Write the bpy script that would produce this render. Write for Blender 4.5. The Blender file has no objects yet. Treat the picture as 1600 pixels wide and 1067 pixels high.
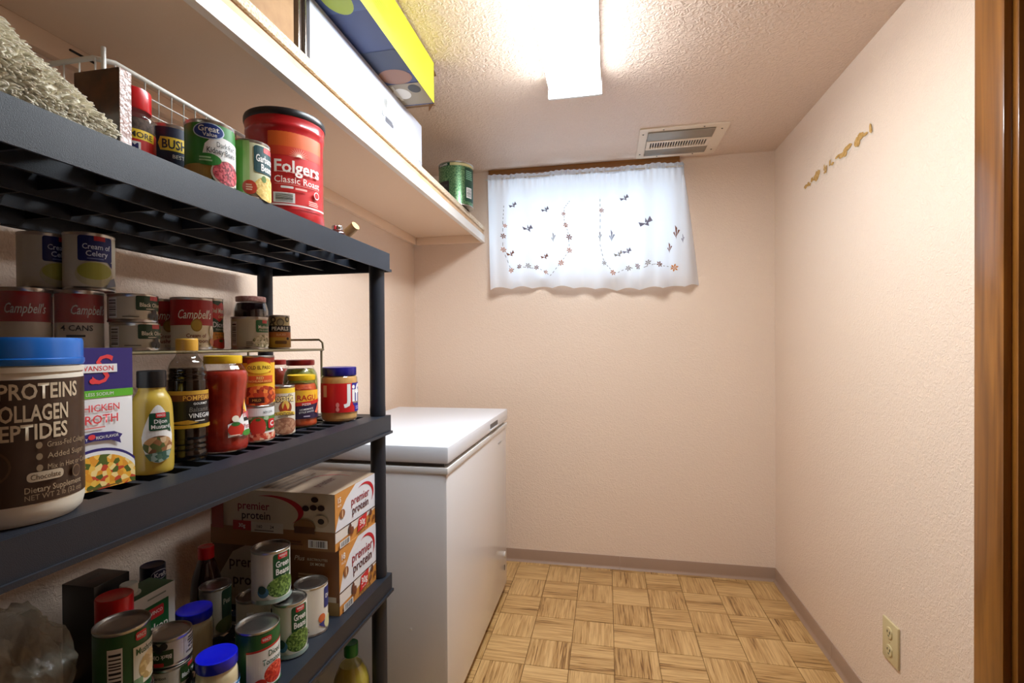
import bpy, bmesh, math, random
from mathutils import Vector, Matrix, noise
random.seed(7)
PI = math.pi
scn = bpy.context.scene
COL = scn.collection

# ------------------------------------------------------------------ camera
F_PX, YAW, PITCH, ROLL, H0 = 787.2, .1977, -.0077, -.0058, 1.1788
fw = Vector((-math.sin(YAW)*math.cos(PITCH), math.cos(YAW)*math.cos(PITCH), math.sin(PITCH)))
rt = Vector((math.cos(YAW), math.sin(YAW), 0)); up = rt.cross(fw)
rt, up = rt*math.cos(ROLL)+up*math.sin(ROLL), up*math.cos(ROLL)-rt*math.sin(ROLL)
cd = bpy.data.cameras.new('camera'); cam = bpy.data.objects.new('camera', cd); COL.objects.link(cam)
cam.matrix_world = Matrix(((rt.x, up.x, -fw.x, 0), (rt.y, up.y, -fw.y, 0), (rt.z, up.z, -fw.z, H0), (0, 0, 0, 1)))
cd.sensor_width = 36; cd.sensor_fit = 'HORIZONTAL'; cd.lens = 36*F_PX/1600
cd.shift_x = 9.54/1600; cd.shift_y = 11.82/1600; cd.clip_start = .02
scn.camera = cam

# ------------------------------------------------------------------ world / exposure
wd = bpy.data.worlds.new('daylight'); scn.world = wd; wd.use_nodes = True
bg = wd.node_tree.nodes['Background']; bg.inputs[0].default_value = (.62, .80, 1, 1); bg.inputs[1].default_value = 2.9
scn.view_settings.view_transform = 'Standard'; scn.view_settings.look = 'None'
scn.view_settings.gamma = 1; scn.view_settings.use_curve_mapping = False
scn.view_settings.exposure = 0.76
LAMP_STRENGTH = 38.0
LAMP_COLOR = (.85, .935, 1, 1)

# ------------------------------------------------------------------ room dimensions (metres)
XR, YB, XL, H, YN = .8171, 2.7064, -1.0703, 2.13, -1.25

# ------------------------------------------------------------------ materials
def lin(c):
    return tuple((v/255/12.92 if v/255 <= .04045 else ((v/255+.055)/1.055)**2.4) for v in c[:3]) + (1,)
MATS = {}
def newmat(name):
    m = bpy.data.materials.new(name); m.use_nodes = True
    return m, m.node_tree, m.node_tree.nodes['Principled BSDF']
def node(nt, typ, **kw):
    n = nt.nodes.new(typ)
    for k, v in kw.items(): setattr(n, k, v)
    return n
def mat(name, col, rough=.5, metal=0, spec=.5, coat=0, bump=None, var=None):
    if name in MATS: return MATS[name]
    m, nt, b = newmat(name)
    b.inputs['Base Color'].default_value = lin(col); b.inputs['Roughness'].default_value = rough
    b.inputs['Metallic'].default_value = metal; b.inputs['Specular IOR Level'].default_value = spec
    b.inputs['Coat Weight'].default_value = coat
    L = nt.links
    if bump or var:
        tc = node(nt, 'ShaderNodeTexCoord')
    if bump:
        sc, st, det = bump
        nz = node(nt, 'ShaderNodeTexNoise'); nz.inputs['Scale'].default_value = sc; nz.inputs['Detail'].default_value = det
        L.new(tc.outputs['Object'], nz.inputs['Vector'])
        bp = node(nt, 'ShaderNodeBump'); bp.inputs['Strength'].default_value = st; bp.inputs['Distance'].default_value = .004
        L.new(nz.outputs['Fac'], bp.inputs['Height']); L.new(bp.outputs['Normal'], b.inputs['Normal'])
    if var:
        sc, c2 = var
        nz = node(nt, 'ShaderNodeTexNoise'); nz.inputs['Scale'].default_value = sc; nz.inputs['Detail'].default_value = 5
        L.new(tc.outputs['Object'], nz.inputs['Vector'])
        rp = node(nt, 'ShaderNodeValToRGB'); rp.color_ramp.elements[0].color = lin(col); rp.color_ramp.elements[1].color = lin(c2)
        rp.color_ramp.elements[0].position = .35; rp.color_ramp.elements[1].position = .65
        L.new(nz.outputs['Fac'], rp.inputs['Fac']); L.new(rp.outputs['Color'], b.inputs['Base Color'])
    MATS[name] = m
    return m
def ink(c, rough=.42):
    return mat('ink_%d_%d_%d' % tuple(c[:3]), c, rough)
def food(name, cols, scale=220, dark=None):
    """mottled printed food picture: voronoi cells through a colour ramp"""
    if name in MATS: return MATS[name]
    m, nt, b = newmat(name); L = nt.links
    tc = node(nt, 'ShaderNodeTexCoord'); vo = node(nt, 'ShaderNodeTexVoronoi'); vo.inputs['Scale'].default_value = scale
    L.new(tc.outputs['Object'], vo.inputs['Vector'])
    sp = node(nt, 'ShaderNodeSeparateColor'); L.new(vo.outputs['Color'], sp.inputs[0])
    rp = node(nt, 'ShaderNodeValToRGB'); rp.color_ramp.interpolation = 'CONSTANT'
    el = rp.color_ramp.elements
    el[0].color = lin(cols[0]); el[1].color = lin(cols[-1]); el[1].position = 1-1/len(cols)
    for i, c in enumerate(cols[1:-1]): e = el.new((i+1)/len(cols)); e.color = lin(c)
    L.new(sp.outputs[0], rp.inputs['Fac'])
    L.new(rp.outputs['Color'], b.inputs['Base Color']); b.inputs['Roughness'].default_value = .45
    MATS[name] = m
    return m
def wall_mat(name, col, col2, rough, b1, b2, dist):
    """painted plaster with a hand-trowelled, orange-peel relief"""
    m, nt, b = newmat(name); L = nt.links
    tc = node(nt, 'ShaderNodeTexCoord')
    n1 = node(nt, 'ShaderNodeTexNoise'); n1.inputs['Scale'].default_value = b1; n1.inputs['Detail'].default_value = 3; n1.inputs['Distortion'].default_value = 1.2
    n2 = node(nt, 'ShaderNodeTexVoronoi'); n2.inputs['Scale'].default_value = b2; n2.feature = 'SMOOTH_F1'
    L.new(tc.outputs['Object'], n1.inputs['Vector']); L.new(n1.outputs['Color'], n2.inputs['Vector'])
    L.new(tc.outputs['Object'], n2.inputs['Vector'])
    mr = node(nt, 'ShaderNodeMapRange'); mr.inputs['From Min'].default_value = .42; mr.inputs['From Max'].default_value = .62
    L.new(n1.outputs['Fac'], mr.inputs['Value'])
    mx = node(nt, 'ShaderNodeMath', operation='MULTIPLY_ADD'); mx.inputs[1].default_value = .35
    L.new(n2.outputs['Distance'], mx.inputs[0]); L.new(mr.outputs[0], mx.inputs[2])
    bp = node(nt, 'ShaderNodeBump'); bp.inputs['Strength'].default_value = .5; bp.inputs['Distance'].default_value = dist
    L.new(mx.outputs[0], bp.inputs['Height']); L.new(bp.outputs['Normal'], b.inputs['Normal'])
    n3 = node(nt, 'ShaderNodeTexNoise'); n3.inputs['Scale'].default_value = 1.7; n3.inputs['Detail'].default_value = 4
    L.new(tc.outputs['Object'], n3.inputs['Vector'])
    rp = node(nt, 'ShaderNodeValToRGB'); rp.color_ramp.elements[0].color = lin(col); rp.color_ramp.elements[1].color = lin(col2)
    L.new(n3.outputs['Fac'], rp.inputs['Fac']); L.new(rp.outputs['Color'], b.inputs['Base Color'])
    b.inputs['Roughness'].default_value = rough; b.inputs['Coat Weight'].default_value = .5; b.inputs['Coat Roughness'].default_value = .42
    MATS[name] = m
    return m
def wood_mat(name, c1, c2, along='Z', scale=1.0, rough=.35, coat=.2):
    m, nt, b = newmat(name); L = nt.links
    tc = node(nt, 'ShaderNodeTexCoord'); mp = node(nt, 'ShaderNodeMapping')
    s = [70*scale]*3; s['XYZ'.index(along)] = 3.5*scale; mp.inputs['Scale'].default_value = s
    nz = node(nt, 'ShaderNodeTexNoise'); nz.inputs['Scale'].default_value = 1; nz.inputs['Detail'].default_value = 5; nz.inputs['Distortion'].default_value = .6
    L.new(tc.outputs['Object'], mp.inputs['Vector']); L.new(mp.outputs['Vector'], nz.inputs['Vector'])
    rp = node(nt, 'ShaderNodeValToRGB'); rp.color_ramp.elements[0].color = lin(c1); rp.color_ramp.elements[1].color = lin(c2)
    rp.color_ramp.elements[0].position = .3; rp.color_ramp.elements[1].position = .7
    L.new(nz.outputs['Fac'], rp.inputs['Fac']); L.new(rp.outputs['Color'], b.inputs['Base Color'])
    b.inputs['Roughness'].default_value = rough; b.inputs['Coat Weight'].default_value = coat
    MATS[name] = m
    return m
def glass_mat(name, tint=(255, 255, 255), rough=.04):
    """thin container glass: clear, with a fresnel gloss"""
    if name in MATS: return MATS[name]
    m = bpy.data.materials.new(name); m.use_nodes = True; nt = m.node_tree; nt.nodes.clear(); L = nt.links
    o = node(nt, 'ShaderNodeOutputMaterial'); t = node(nt, 'ShaderNodeBsdfTransparent'); t.inputs[0].default_value = lin(tint)
    g = node(nt, 'ShaderNodeBsdfGlossy'); g.inputs['Roughness'].default_value = rough
    lw = node(nt, 'ShaderNodeLayerWeight'); lw.inputs[0].default_value = .5; pw = node(nt, 'ShaderNodeMath', operation='POWER'); pw.inputs[1].default_value = 4
    f = node(nt, 'ShaderNodeMath', operation='MULTIPLY_ADD'); f.inputs[1].default_value = .8; f.inputs[2].default_value = .05; mx = node(nt, 'ShaderNodeMixShader')
    L.new(lw.outputs['Facing'], pw.inputs[0]); L.new(pw.outputs[0], f.inputs[0]); L.new(f.outputs[0], mx.inputs[0]); L.new(t.outputs[0], mx.inputs[1]); L.new(g.outputs[0], mx.inputs[2]); L.new(mx.outputs[0], o.inputs[0])
    MATS[name] = m
    return m
def film_mat(name, amount, col=(235, 235, 235)):
    """crinkled clear plastic film"""
    if name in MATS: return MATS[name]
    m, nt, b = newmat(name); L = nt.links
    b.inputs['Base Color'].default_value = lin(col); b.inputs['Roughness'].default_value = .15; b.inputs['Alpha'].default_value = amount
    tc = node(nt, 'ShaderNodeTexCoord'); nz = node(nt, 'ShaderNodeTexNoise'); nz.inputs['Scale'].default_value = 40; nz.inputs['Detail'].default_value = 4
    L.new(tc.outputs['Object'], nz.inputs['Vector']); bp = node(nt, 'ShaderNodeBump'); bp.inputs['Strength'].default_value = .7; bp.inputs['Distance'].default_value = .01
    L.new(nz.outputs['Fac'], bp.inputs['Height']); L.new(bp.outputs['Normal'], b.inputs['Normal'])
    MATS[name] = m
    return m

M_WALL = wall_mat('wall_paint', (234, 210, 189), (231, 206, 184), .42, 95, 260, .0016)
M_CEIL = wall_mat('ceiling_paint', (232, 208, 188), (229, 204, 184), .5, 60, 150, .006)
M_BASE = mat('vinyl_base', (158, 128, 106), .45)
M_OAK = wood_mat('stained_wood', (104, 60, 18), (150, 94, 34), 'Z', .7, .3, .35)
M_OAKH = wood_mat('stained_wood_head', (120, 72, 24), (160, 104, 44), 'X', .7, .35, .25)
M_WHITE = mat('white_enamel', (235, 235, 238), .3, coat=.3)
M_STEEL = mat('tin_steel', (190, 188, 184), .28, 1)
M_BLACK = mat('black_resin', (27, 32, 42), .46, spec=.5, bump=(900, .15, 2))
M_CARD = mat('brown_cardboard', (158, 120, 82), .8, var=(30, (170, 132, 92)))
M_GLASS = glass_mat('jar_glass')

# ------------------------------------------------------------------ mesh helpers
def mk(name, bm, mats, parent=None, smooth=None, loc=None):
    me = bpy.data.meshes.new(name)
    bmesh.ops.recalc_face_normals(bm, faces=bm.faces) if smooth != 'keep' else None
    bm.to_mesh(me); bm.free()
    if not isinstance(mats, (list, tuple)): mats = [mats]
    for m in mats: me.materials.append(m)
    if isinstance(smooth, (int, float)):
        me.shade_smooth(); me.set_sharp_from_angle(angle=math.radians(smooth))
    o = bpy.data.objects.new(name, me); COL.objects.link(o)
    if parent: o.parent = parent
    if loc: o.location = loc
    return o
def thing(name, label, cat, loc=(0, 0, 0), group=None, rotz=0):
    o = bpy.data.objects.new(name, None); COL.objects.link(o); o.location = loc; o.rotation_euler = (0, 0, rotz)
    o.empty_display_size = .03
    return tag(o, label, cat, group)
def tag(o, label, cat, group=None):
    o['label'] = label; o['category'] = cat
    if group: o['group'] = group
    return o
def struct(o):
    o['kind'] = 'structure'; return o
def box(bm, x0, x1, y0, y1, z0, z1, mi=0, bev=0):
    b2 = bmesh.new()
    vs = [b2.verts.new((x, y, z)) for x in (x0, x1) for y in (y0, y1) for z in (z0, z1)]
    for q in ((0, 1, 3, 2), (4, 6, 7, 5), (0, 4, 5, 1), (2, 3, 7, 6), (0, 2, 6, 4), (1, 5, 7, 3)):
        f = b2.faces.new([vs[i] for i in q]); f.material_index = mi
    if bev: bmesh.ops.bevel(b2, geom=list(b2.edges), offset=bev, segments=2, affect='EDGES', profile=.6)
    for f in b2.faces: f.material_index = mi
    merge(bm, b2)
def merge(bm, b2):
    tmp = bpy.data.meshes.new('tmp'); b2.to_mesh(tmp); b2.free(); bm.from_mesh(tmp); bpy.data.meshes.remove(tmp)
def boxo(name, d, m, parent=None, bev=0, **kw):
    bm = bmesh.new(); box(bm, *d, bev=bev); return mk(name, bm, m, parent, 35 if bev else None, **kw)
def lathe(bm, prof, n=40, mi=0, cx=0, cy=0, sx=1, sy=1):
    rings = []
    for r, z in prof:
        if r < 1e-5: rings.append([bm.verts.new((cx, cy, z))])
        else: rings.append([bm.verts.new((cx+sx*r*math.cos(2*PI*i/n), cy+sy*r*math.sin(2*PI*i/n), z)) for i in range(n)])
    for a, b in zip(rings, rings[1:]):
        for i in range(n):
            j = (i+1) % n
            if len(a) == 1 and len(b) == 1: continue
            if len(a) == 1: f = bm.faces.new((a[0], b[j], b[i]))
            elif len(b) == 1: f = bm.faces.new((a[i], a[j], b[0]))
            else: f = bm.faces.new((a[i], a[j], b[j], b[i]))
            f.material_index = mi
def latheo(name, prof, m, parent=None, n=40, ang=40, **kw):
    bm = bmesh.new(); lathe(bm, prof, n, **{k: kw.pop(k) for k in list(kw) if k in ('cx', 'cy', 'sx', 'sy')}); return mk(name, bm, m, parent, ang, **kw)
def tube(bm, pts, r, n=8, mi=0, closed=False):
    pts = [Vector(p) for p in pts]; rings = []
    N = len(pts)
    for i, p in enumerate(pts):
        a = pts[i-1] if i or closed else p; b = pts[(i+1) % N] if i < N-1 or closed else p
        t = (b-a).normalized()
        s = t.cross(Vector((0, 0, 1)) if abs(t.z) < .9 else Vector((1, 0, 0))).normalized(); w = t.cross(s)
        rings.append([bm.verts.new(p+(s*math.cos(2*PI*k/n)+w*math.sin(2*PI*k/n))*r) for k in range(n)])
    pr = list(zip(rings, rings[1:])) + ([(rings[-1], rings[0])] if closed else [])
    for a, b in pr:
        for k in range(n):
            f = bm.faces.new((a[k], a[(k+1) % n], b[(k+1) % n], b[k])); f.material_index = mi
    if not closed:
        for rg in (rings[0], rings[-1]):
            f = bm.faces.new(rg); f.material_index = mi
def tubeo(name, pts, r, m, parent=None, n=8, closed=False):
    bm = bmesh.new(); tube(bm, pts, r, n, 0, closed); return mk(name, bm, m, parent, 60)

# ------------------------------------------------------------------ flat print wrapped on a surface
_TXT = {}
def text_bm(s, bold, shear):
    k = (s, bold, shear)
    if k not in _TXT:
        c = bpy.data.curves.new('print', 'FONT'); c.body = s; c.size = 1; c.resolution_u = 2; c.offset = bold; c.shear = shear
        o = bpy.data.objects.new('print', c); m = o.to_mesh(); me = m.copy(); o.to_mesh_clear()
        bpy.data.objects.remove(o); bpy.data.curves.remove(c)
        xs = [v.co.x for v in me.vertices] or [0, 1]; ys = [v.co.y for v in me.vertices] or [0, 1]
        _TXT[k] = (me, min(xs), max(xs), min(ys), max(ys))
    return _TXT[k]
class Print:
    """artwork in flat (u, v) units of su, sv; every shape is one layer of ink"""
    def __init__(s, su, sv, step=.0002):
        s.bm = bmesh.new(); s.su, s.sv, s.k, s.step, s.mats = su, sv, 0, step, []
    def _m(s, col):
        m = col if isinstance(col, bpy.types.Material) else ink(col)
        if m not in s.mats: s.mats.append(m)
        s.k += 1
        return s.mats.index(m), .0003+s.k*s.step
    def poly(s, pts, col):
        mi, z = s._m(col)
        f = s.bm.faces.new([s.bm.verts.new((u*s.su, v*s.sv, z)) for u, v in pts]); f.material_index = mi
        f.normal_update()
        if f.normal.z < 0: f.normal_flip()
        return s
    def rect(s, u0, v0, u1, v1, col): return s.poly([(u0, v0), (u1, v0), (u1, v1), (u0, v1)], col)
    def rrect(s, u0, v0, u1, v1, col, rad=.04):
        a = rad*s.sv/s.su; P = []
        for cx, cy, t in ((u1-a, v1-rad, 0), (u0+a, v1-rad, 1), (u0+a, v0+rad, 2), (u1-a, v0+rad, 3)):
            for i in range(5):
                w = (t+i/4)*PI/2; P.append((cx+a*math.cos(w), cy+rad*math.sin(w)))
        return s.poly(P, col)
    def ell(s, u, v, ru, rv, col, n=24, a0=0, a1=2*PI):
        m = n if a1-a0 >= 2*PI-.01 else n+1
        return s.poly([(u+ru*math.cos(a0+(a1-a0)*i/n), v+rv*math.sin(a0+(a1-a0)*i/n)) for i in range(m)], col)
    def swoosh(s, u, v, ru, rv, col, a0=-.9, a1=1.9, t=.3, n=18):
        """crescent stroke, thick in the middle"""
        o = []; i_ = []
        for i in range(n+1):
            a = a0+(a1-a0)*i/n; w = t*math.sin(PI*i/n)
            o.append((u+ru*math.cos(a), v+rv*math.sin(a))); i_.append((u+ru*(1-w)*math.cos(a), v+rv*(1-w)*math.sin(a)))
        mi, z = s._m(col)
        for i in range(n):
            q = [o[i], o[i+1], i_[i+1], i_[i]]
            if i == 0: q = [o[0], o[1], i_[1]]
            if i == n-1: q = [o[i], o[i+1], i_[i]]
            f = s.bm.faces.new([s.bm.verts.new((a*s.su, b*s.sv, z)) for a, b in q]); f.material_index = mi
            f.normal_update()
            if f.normal.z < 0: f.normal_flip()
        return s
    def text(s, t, u, v, size, col, maxw=None, bold=.0, shear=0, rot=0, align='c'):
        me, x0, x1, y0, y1 = text_bm(t, bold, shear)
        mi, z = s._m(col); k = size*s.sv; w = (x1-x0)*k; fx = k
        if maxw and w > maxw*s.su: fx = k*maxw*s.su/w
        ax = {'c': (x0+x1)/2, 'l': x0, 'r': x1}[align]
        n0 = len(s.bm.verts); f0 = len(s.bm.faces); s.bm.from_mesh(me); s.bm.verts.ensure_lookup_table(); s.bm.faces.ensure_lookup_table()
        c, sn = math.cos(rot), math.sin(rot)
        for q in s.bm.verts[n0:]:
            x, y = (q.co.x-ax)*fx, (q.co.y-.35)*k
            q.co = (u*s.su+x*c-y*sn, v*s.sv+x*sn+y*c, z)
        for f in s.bm.faces[f0:]: f.material_index = mi
        return s
    def barcode(s, u0, v0, u1, v1, vert=True, seed=1):
        s.rect(u0, v0, u1, v1, (232, 230, 226)); rnd = random.Random(seed)
        a = .1
        mi, z = s._m((30, 30, 32))
        while a < .9:
            w = rnd.choice((.02, .03, .05))
            if vert: q = (u0+(u1-u0)*a, v0+(v1-v0)*.1, u0+(u1-u0)*(a+w), v0+(v1-v0)*.9)
            else: q = (u0+(u1-u0)*.1, v0+(v1-v0)*a, u0+(u1-u0)*.9, v0+(v1-v0)*(a+w))
            f = s.bm.faces.new([s.bm.verts.new((x*s.su, y*s.sv, z)) for x, y in ((q[0], q[1]), (q[2], q[1]), (q[2], q[3]), (q[0], q[3]))]); f.material_index = mi
            a += w+rnd.choice((.03, .05))
        return s
    def lines(s, u0, v0, u1, v1, n, col, seed=3):
        """small print too fine to read"""
        mi, z = s._m(col); rnd = random.Random(seed)
        for i in range(n):
            y = v1-(v1-v0)*(i+.5)/n; h = (v1-v0)/n*.28; x = u0+(u1-u0)*(.7+.3*rnd.random())
            f = s.bm.faces.new([s.bm.verts.new((a*s.su, b*s.sv, z)) for a, b in ((u0, y-h), (x, y-h), (x, y+h), (u0, y+h))]); f.material_index = mi
        return s
    def wrap(s, name, fmap, parent, ustep=.004, vstep=None):
        bm = s.bm
        bmesh.ops.triangulate(bm, faces=[f for f in bm.faces if len(f.verts) > 4])
        if ustep and bm.verts:
            us = [v.co.x for v in bm.verts]; u = math.floor(min(us)/ustep)*ustep
            while u < max(us):
                bmesh.ops.bisect_plane(bm, geom=bm.verts[:]+bm.edges[:]+bm.faces[:], plane_co=(u, 0, 0), plane_no=(1, 0, 0)); u += ustep
        if vstep and bm.verts:
            us = [v.co.y for v in bm.verts]; u = math.floor(min(us)/vstep)*vstep
            while u < max(us):
                bmesh.ops.bisect_plane(bm, geom=bm.verts[:]+bm.edges[:]+bm.faces[:], plane_co=(0, u, 0), plane_no=(0, 1, 0)); u += vstep
        for v in bm.verts: v.co = fmap(*v.co)
        return mk(name, bm, s.mats, parent, 'keep')
def cyl(rf, phi, rr, sx=1, sy=1):
    def f(u, v, o):
        r = rf(v) if callable(rf) else rf
        t = phi+u/rr
        return (sx*(r+o)*math.cos(t), sy*(r+o)*math.sin(t), v)
    return f
def face_map(o, e1, e2):
    o, e1, e2 = Vector(o), Vector(e1), Vector(e2); n = e1.cross(e2)
    return lambda u, v, w: o+e1*u+e2*v+n*w
def facing(xy, s):
    return math.atan2(-xy[1], -xy[0])+math.asin(max(-1, min(1, s)))

# ================================================================== ROOM
def slab(name, d, m): return struct(boxo(name, d, m))
fl = struct(boxo('floor', (XL-.1, XR+.3, YN-.1, YB+.1, -.12, -.004), mat('floor_underlay', (120, 86, 46), .7)))
TX, TY, TX0, TY0 = .163, .1685, .0225, 1.997
def parquet(name, along):
    m, nt, b = newmat(name); L = nt.links
    tc = node(nt, 'ShaderNodeTexCoord'); oi = node(nt, 'ShaderNodeObjectInfo')
    mu = node(nt, 'ShaderNodeVectorMath', operation='SCALE'); mu.inputs['Scale'].default_value = 37
    cb = node(nt, 'ShaderNodeCombineXYZ')
    for k in range(3): L.new(oi.outputs['Random'], cb.inputs[k])
    L.new(cb.outputs[0], mu.inputs[0])
    ad = node(nt, 'ShaderNodeVectorMath', operation='ADD'); L.new(tc.outputs['Object'], ad.inputs[0]); L.new(mu.outputs[0], ad.inputs[1])
    sep = node(nt, 'ShaderNodeSeparateXYZ'); L.new(tc.outputs['Object'], sep.inputs[0])
    # strip index across the grain
    st = node(nt, 'ShaderNodeMath', operation='MULTIPLY_ADD'); st.inputs[1].default_value = 5/.165; st.inputs[2].default_value = 20.5
    L.new(sep.outputs[1 if along == 'X' else 0], st.inputs[0])
    flo = node(nt, 'ShaderNodeMath', operation='FLOOR'); L.new(st.outputs[0], flo.inputs[0])
    sm = node(nt, 'ShaderNodeMath', operation='MULTIPLY_ADD'); sm.inputs[1].default_value = 7.31; L.new(oi.outputs['Random'], sm.inputs[2]); L.new(flo.outputs[0], sm.inputs[0])
    wn = node(nt, 'ShaderNodeTexWhiteNoise', noise_dimensions='1D'); L.new(sm.outputs[0], wn.inputs['W'])
    mp = node(nt, 'ShaderNodeMapping'); sc = [150, 150, 1]; sc[0 if along == 'X' else 1] = 7; mp.inputs['Scale'].default_value = sc
    L.new(ad.outputs[0], mp.inputs['Vector'])
    nz = node(nt, 'ShaderNodeTexNoise'); nz.inputs['Scale'].default_value = 1; nz.inputs['Detail'].default_value = 4; nz.inputs['Distortion'].default_value = .8
    L.new(mp.outputs['Vector'], nz.inputs['Vector'])
    mx = node(nt, 'ShaderNodeMath', operation='MULTIPLY_ADD'); mx.inputs[1].default_value = .22; L.new(wn.outputs['Value'], mx.inputs[0]); L.new(nz.outputs['Fac'], mx.inputs[2])
    rp = node(nt, 'ShaderNodeValToRGB'); e = rp.color_ramp.elements
    e[0].color = lin((112, 74, 34)); e[0].position = .38; e[1].color = lin((208, 168, 112)); e[1].position = .80
    q = e.new(.52); q.color = lin((172, 130, 76))
    L.new(mx.outputs[0], rp.inputs['Fac']); L.new(rp.outputs['Color'], b.inputs['Base Color'])
    b.inputs['Roughness'].default_value = .38
    return m
PM = {'X': parquet('parquet_grain_across', 'X'), 'Y': parquet('parquet_grain_along', 'Y')}
_tiles = {}
def tile_mesh(w, d, a):
    k = (round(w, 4), round(d, 4), a)
    if k not in _tiles:
        bm = bmesh.new(); g = .0006; t = .0009
        lo = [bm.verts.new((x, y, -.004)) for x, y in ((-w/2+g, -d/2+g), (w/2-g, -d/2+g), (w/2-g, d/2-g), (-w/2+g, d/2-g))]
        hi = [bm.verts.new((x, y, 0)) for x, y in ((-w/2+g+t, -d/2+g+t), (w/2-g-t, -d/2+g+t), (w/2-g-t, d/2-g-t), (-w/2+g+t, d/2-g-t))]
        bm.faces.new(hi)
        for i in range(4): bm.faces.new((lo[i], lo[(i+1) % 4], hi[(i+1) % 4], hi[i]))
        me = bpy.data.meshes.new('parquet_block'); bm.to_mesh(me); bm.free(); me.materials.append(PM[a]); _tiles[k] = me
    return _tiles[k]
for i in range(-8, 8):
    for j in range(-21, 6):
        x0, x1 = max(XL, TX0+i*TX), min(XR, TX0+(i+1)*TX); y0, y1 = max(YN, TY0+j*TY), min(YB, TY0+(j+1)*TY)
        if x1-x0 < .01 or y1-y0 < .01: continue
        o = bpy.data.objects.new('parquet_block', tile_mesh(x1-x0, y1-y0, 'X' if (i+j) % 2 == 0 else 'Y')); COL.objects.link(o)
        o.location = ((x0+x1)/2, (y0+y1)/2, 0); o.parent = fl
slab('ceiling', (XL-.1, XR+.3, YN-.1, YB+.3, H, H+.1), M_CEIL)
slab('wall_left', (XL-.1, XL, YN-.1, YB+.3, 0, H), M_WALL)
slab('wall_front', (XL, XR, YN-.1, YN, 0, H), wood_mat('low_bounce_panelling', (58, 34, 16), (84, 50, 24), 'Z', .4, .5, .1))  # unseen wall; its dark panelling is invented to cut bounce light
WX0, WX1, WZ0, WZ1 = -.605, .355, 1.545, 2.075          # window opening
bm = bmesh.new()
box(bm, XL, WX0, YB, YB+.3, 0, H); box(bm, WX1, XR+.1, YB, YB+.3, 0, H)
box(bm, WX0, WX1, YB, YB+.3, 0, WZ0); box(bm, WX0, WX1, YB, YB+.3, WZ1, H)
struct(mk('wall_back', bm, M_WALL))
DY0, DY1, DZ = .42, 1.222, 2.03                        # door opening in the right wall
bm = bmesh.new()
box(bm, XR, XR+.12, DY1, YB, 0, H); box(bm, XR, XR+.12, YN, DY0, 0, H); box(bm, XR, XR+.12, DY0, DY1, DZ, H)
wr = struct(mk('wall_right', bm, M_WALL))
# peeled paint where something was once stuck on the right wall
PEEL = ((228, 152), (36, 27))
def peel_patch():
    rnd = random.Random(5); bm = bmesh.new(); bm2 = bmesh.new()
    # (distance along the strip 0..1, offset, half length, half height)
    spots = [(.03, -.2, .03, .3), (.08, -.1, .025, .35), (.11, -.4, .02, .25), (.15, .1, .02, .4), (.23, .1, .05, .75), (.26, .35, .03, .5), (.2, -.1, .025, .25), (.36, .3, .012, .5), (.39, -.1, .012, .55),
             (.37, -.5, .018, .2), (.45, .35, .012, .5), (.49, -.15, .022, .22), (.58, .25, .05, .22), (.66, .1, .055, .2), (.63, -.25, .05, .22), (.70, .4, .05, .32), (.67, -.35, .02, .3),
             (.82, .05, .03, .6), (.86, .35, .04, .55), (.84, -.3, .02, .5), (.92, .1, .03, .22), (.975, .4, .012, .55), (.985, -.1, .01, .3)]
    for i_, (t, of, hl, hh) in enumerate(spots):
        cy = 2.3276-(2.3276-1.7683)*t; cz = 1.836+.010*t+of*.022
        n = 11; pts = []; pt2 = []
        for k in range(n):
            a = 2*PI*k/n; q = .72+.5*rnd.random()
            pts.append((cy-.55*hl*1.1*q*math.cos(a), cz+.026*hh*q*math.sin(a)))
            pt2.append((cy-.55*hl*1.1*q*1.5*math.cos(a), cz+.026*hh*q*1.45*math.sin(a)-.002))
        bm.faces.new([bm.verts.new((XR-.0014-.0001*i_, y, z)) for y, z in pts]); bm2.faces.new([bm2.verts.new((XR-.0004-.00003*i_, y, z)) for y, z in pt2])
    a = mk('bare_patch', bm, mat('bare_plaster', (172, 126, 52), .8, var=(90, (200, 158, 96))), wr)
    b = mk('chipped_paint_edge', bm2, mat('chipped_edge', (226, 208, 190), .7), wr)
peel_patch()
# door frame at the right edge, plus an unseen door added against light leaks
cas = struct(bpy.data.objects.new('trim_1', None)); COL.objects.link(cas); cas.location = (XR, DY1, 0)
def wpart(name, d, parent, m=M_OAK, bev=.004):
    o = boxo(name, d, m, None, bev); o.parent = parent; o.matrix_parent_inverse = Matrix.Translation(parent.location).inverted(); return o
wpart('casing', (XR-.016, XR, DY1-.003, DY1+.083, 0, DZ+.07), cas)
wpart('casing', (XR-.016, XR, DY0-.083, DY0+.003, 0, DZ+.07), cas)
wpart('head_casing', (XR-.016, XR, DY0+.003, DY1-.003, DZ-.003, DZ+.07), cas)
wpart('jamb', (XR, XR+.12, DY1-.018, DY1, 0, DZ), cas, bev=.002)
wpart('jamb', (XR, XR+.12, DY0, DY0+.018, 0, DZ), cas, bev=.002)
wpart('head_jamb', (XR, XR+.12, DY0+.018, DY1-.018, DZ-.018, DZ), cas, bev=.002)
wpart('door_stop', (XR+.045, XR+.08, DY1-.03, DY1-.018, 0, DZ-.018), cas, bev=.002)
door = struct(bpy.data.objects.new('door_1', None)); COL.objects.link(door); door.location = (XR+.1, DY0, 0)
wpart('added_door_slab', (XR+.082, XR+.118, DY0+.02, DY1-.02, .008, DZ-.02), door, wood_mat('door_veneer', (82, 46, 18), (112, 66, 28), 'Z', .5, .4, .15))
kb = bmesh.new(); lathe(kb, [(0, 0), (.03, 0), (.03, .004), (.011, .008), (.011, .03), (.024, .04), (.026, .052), (.018, .062), (0, .064)], 24)
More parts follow.
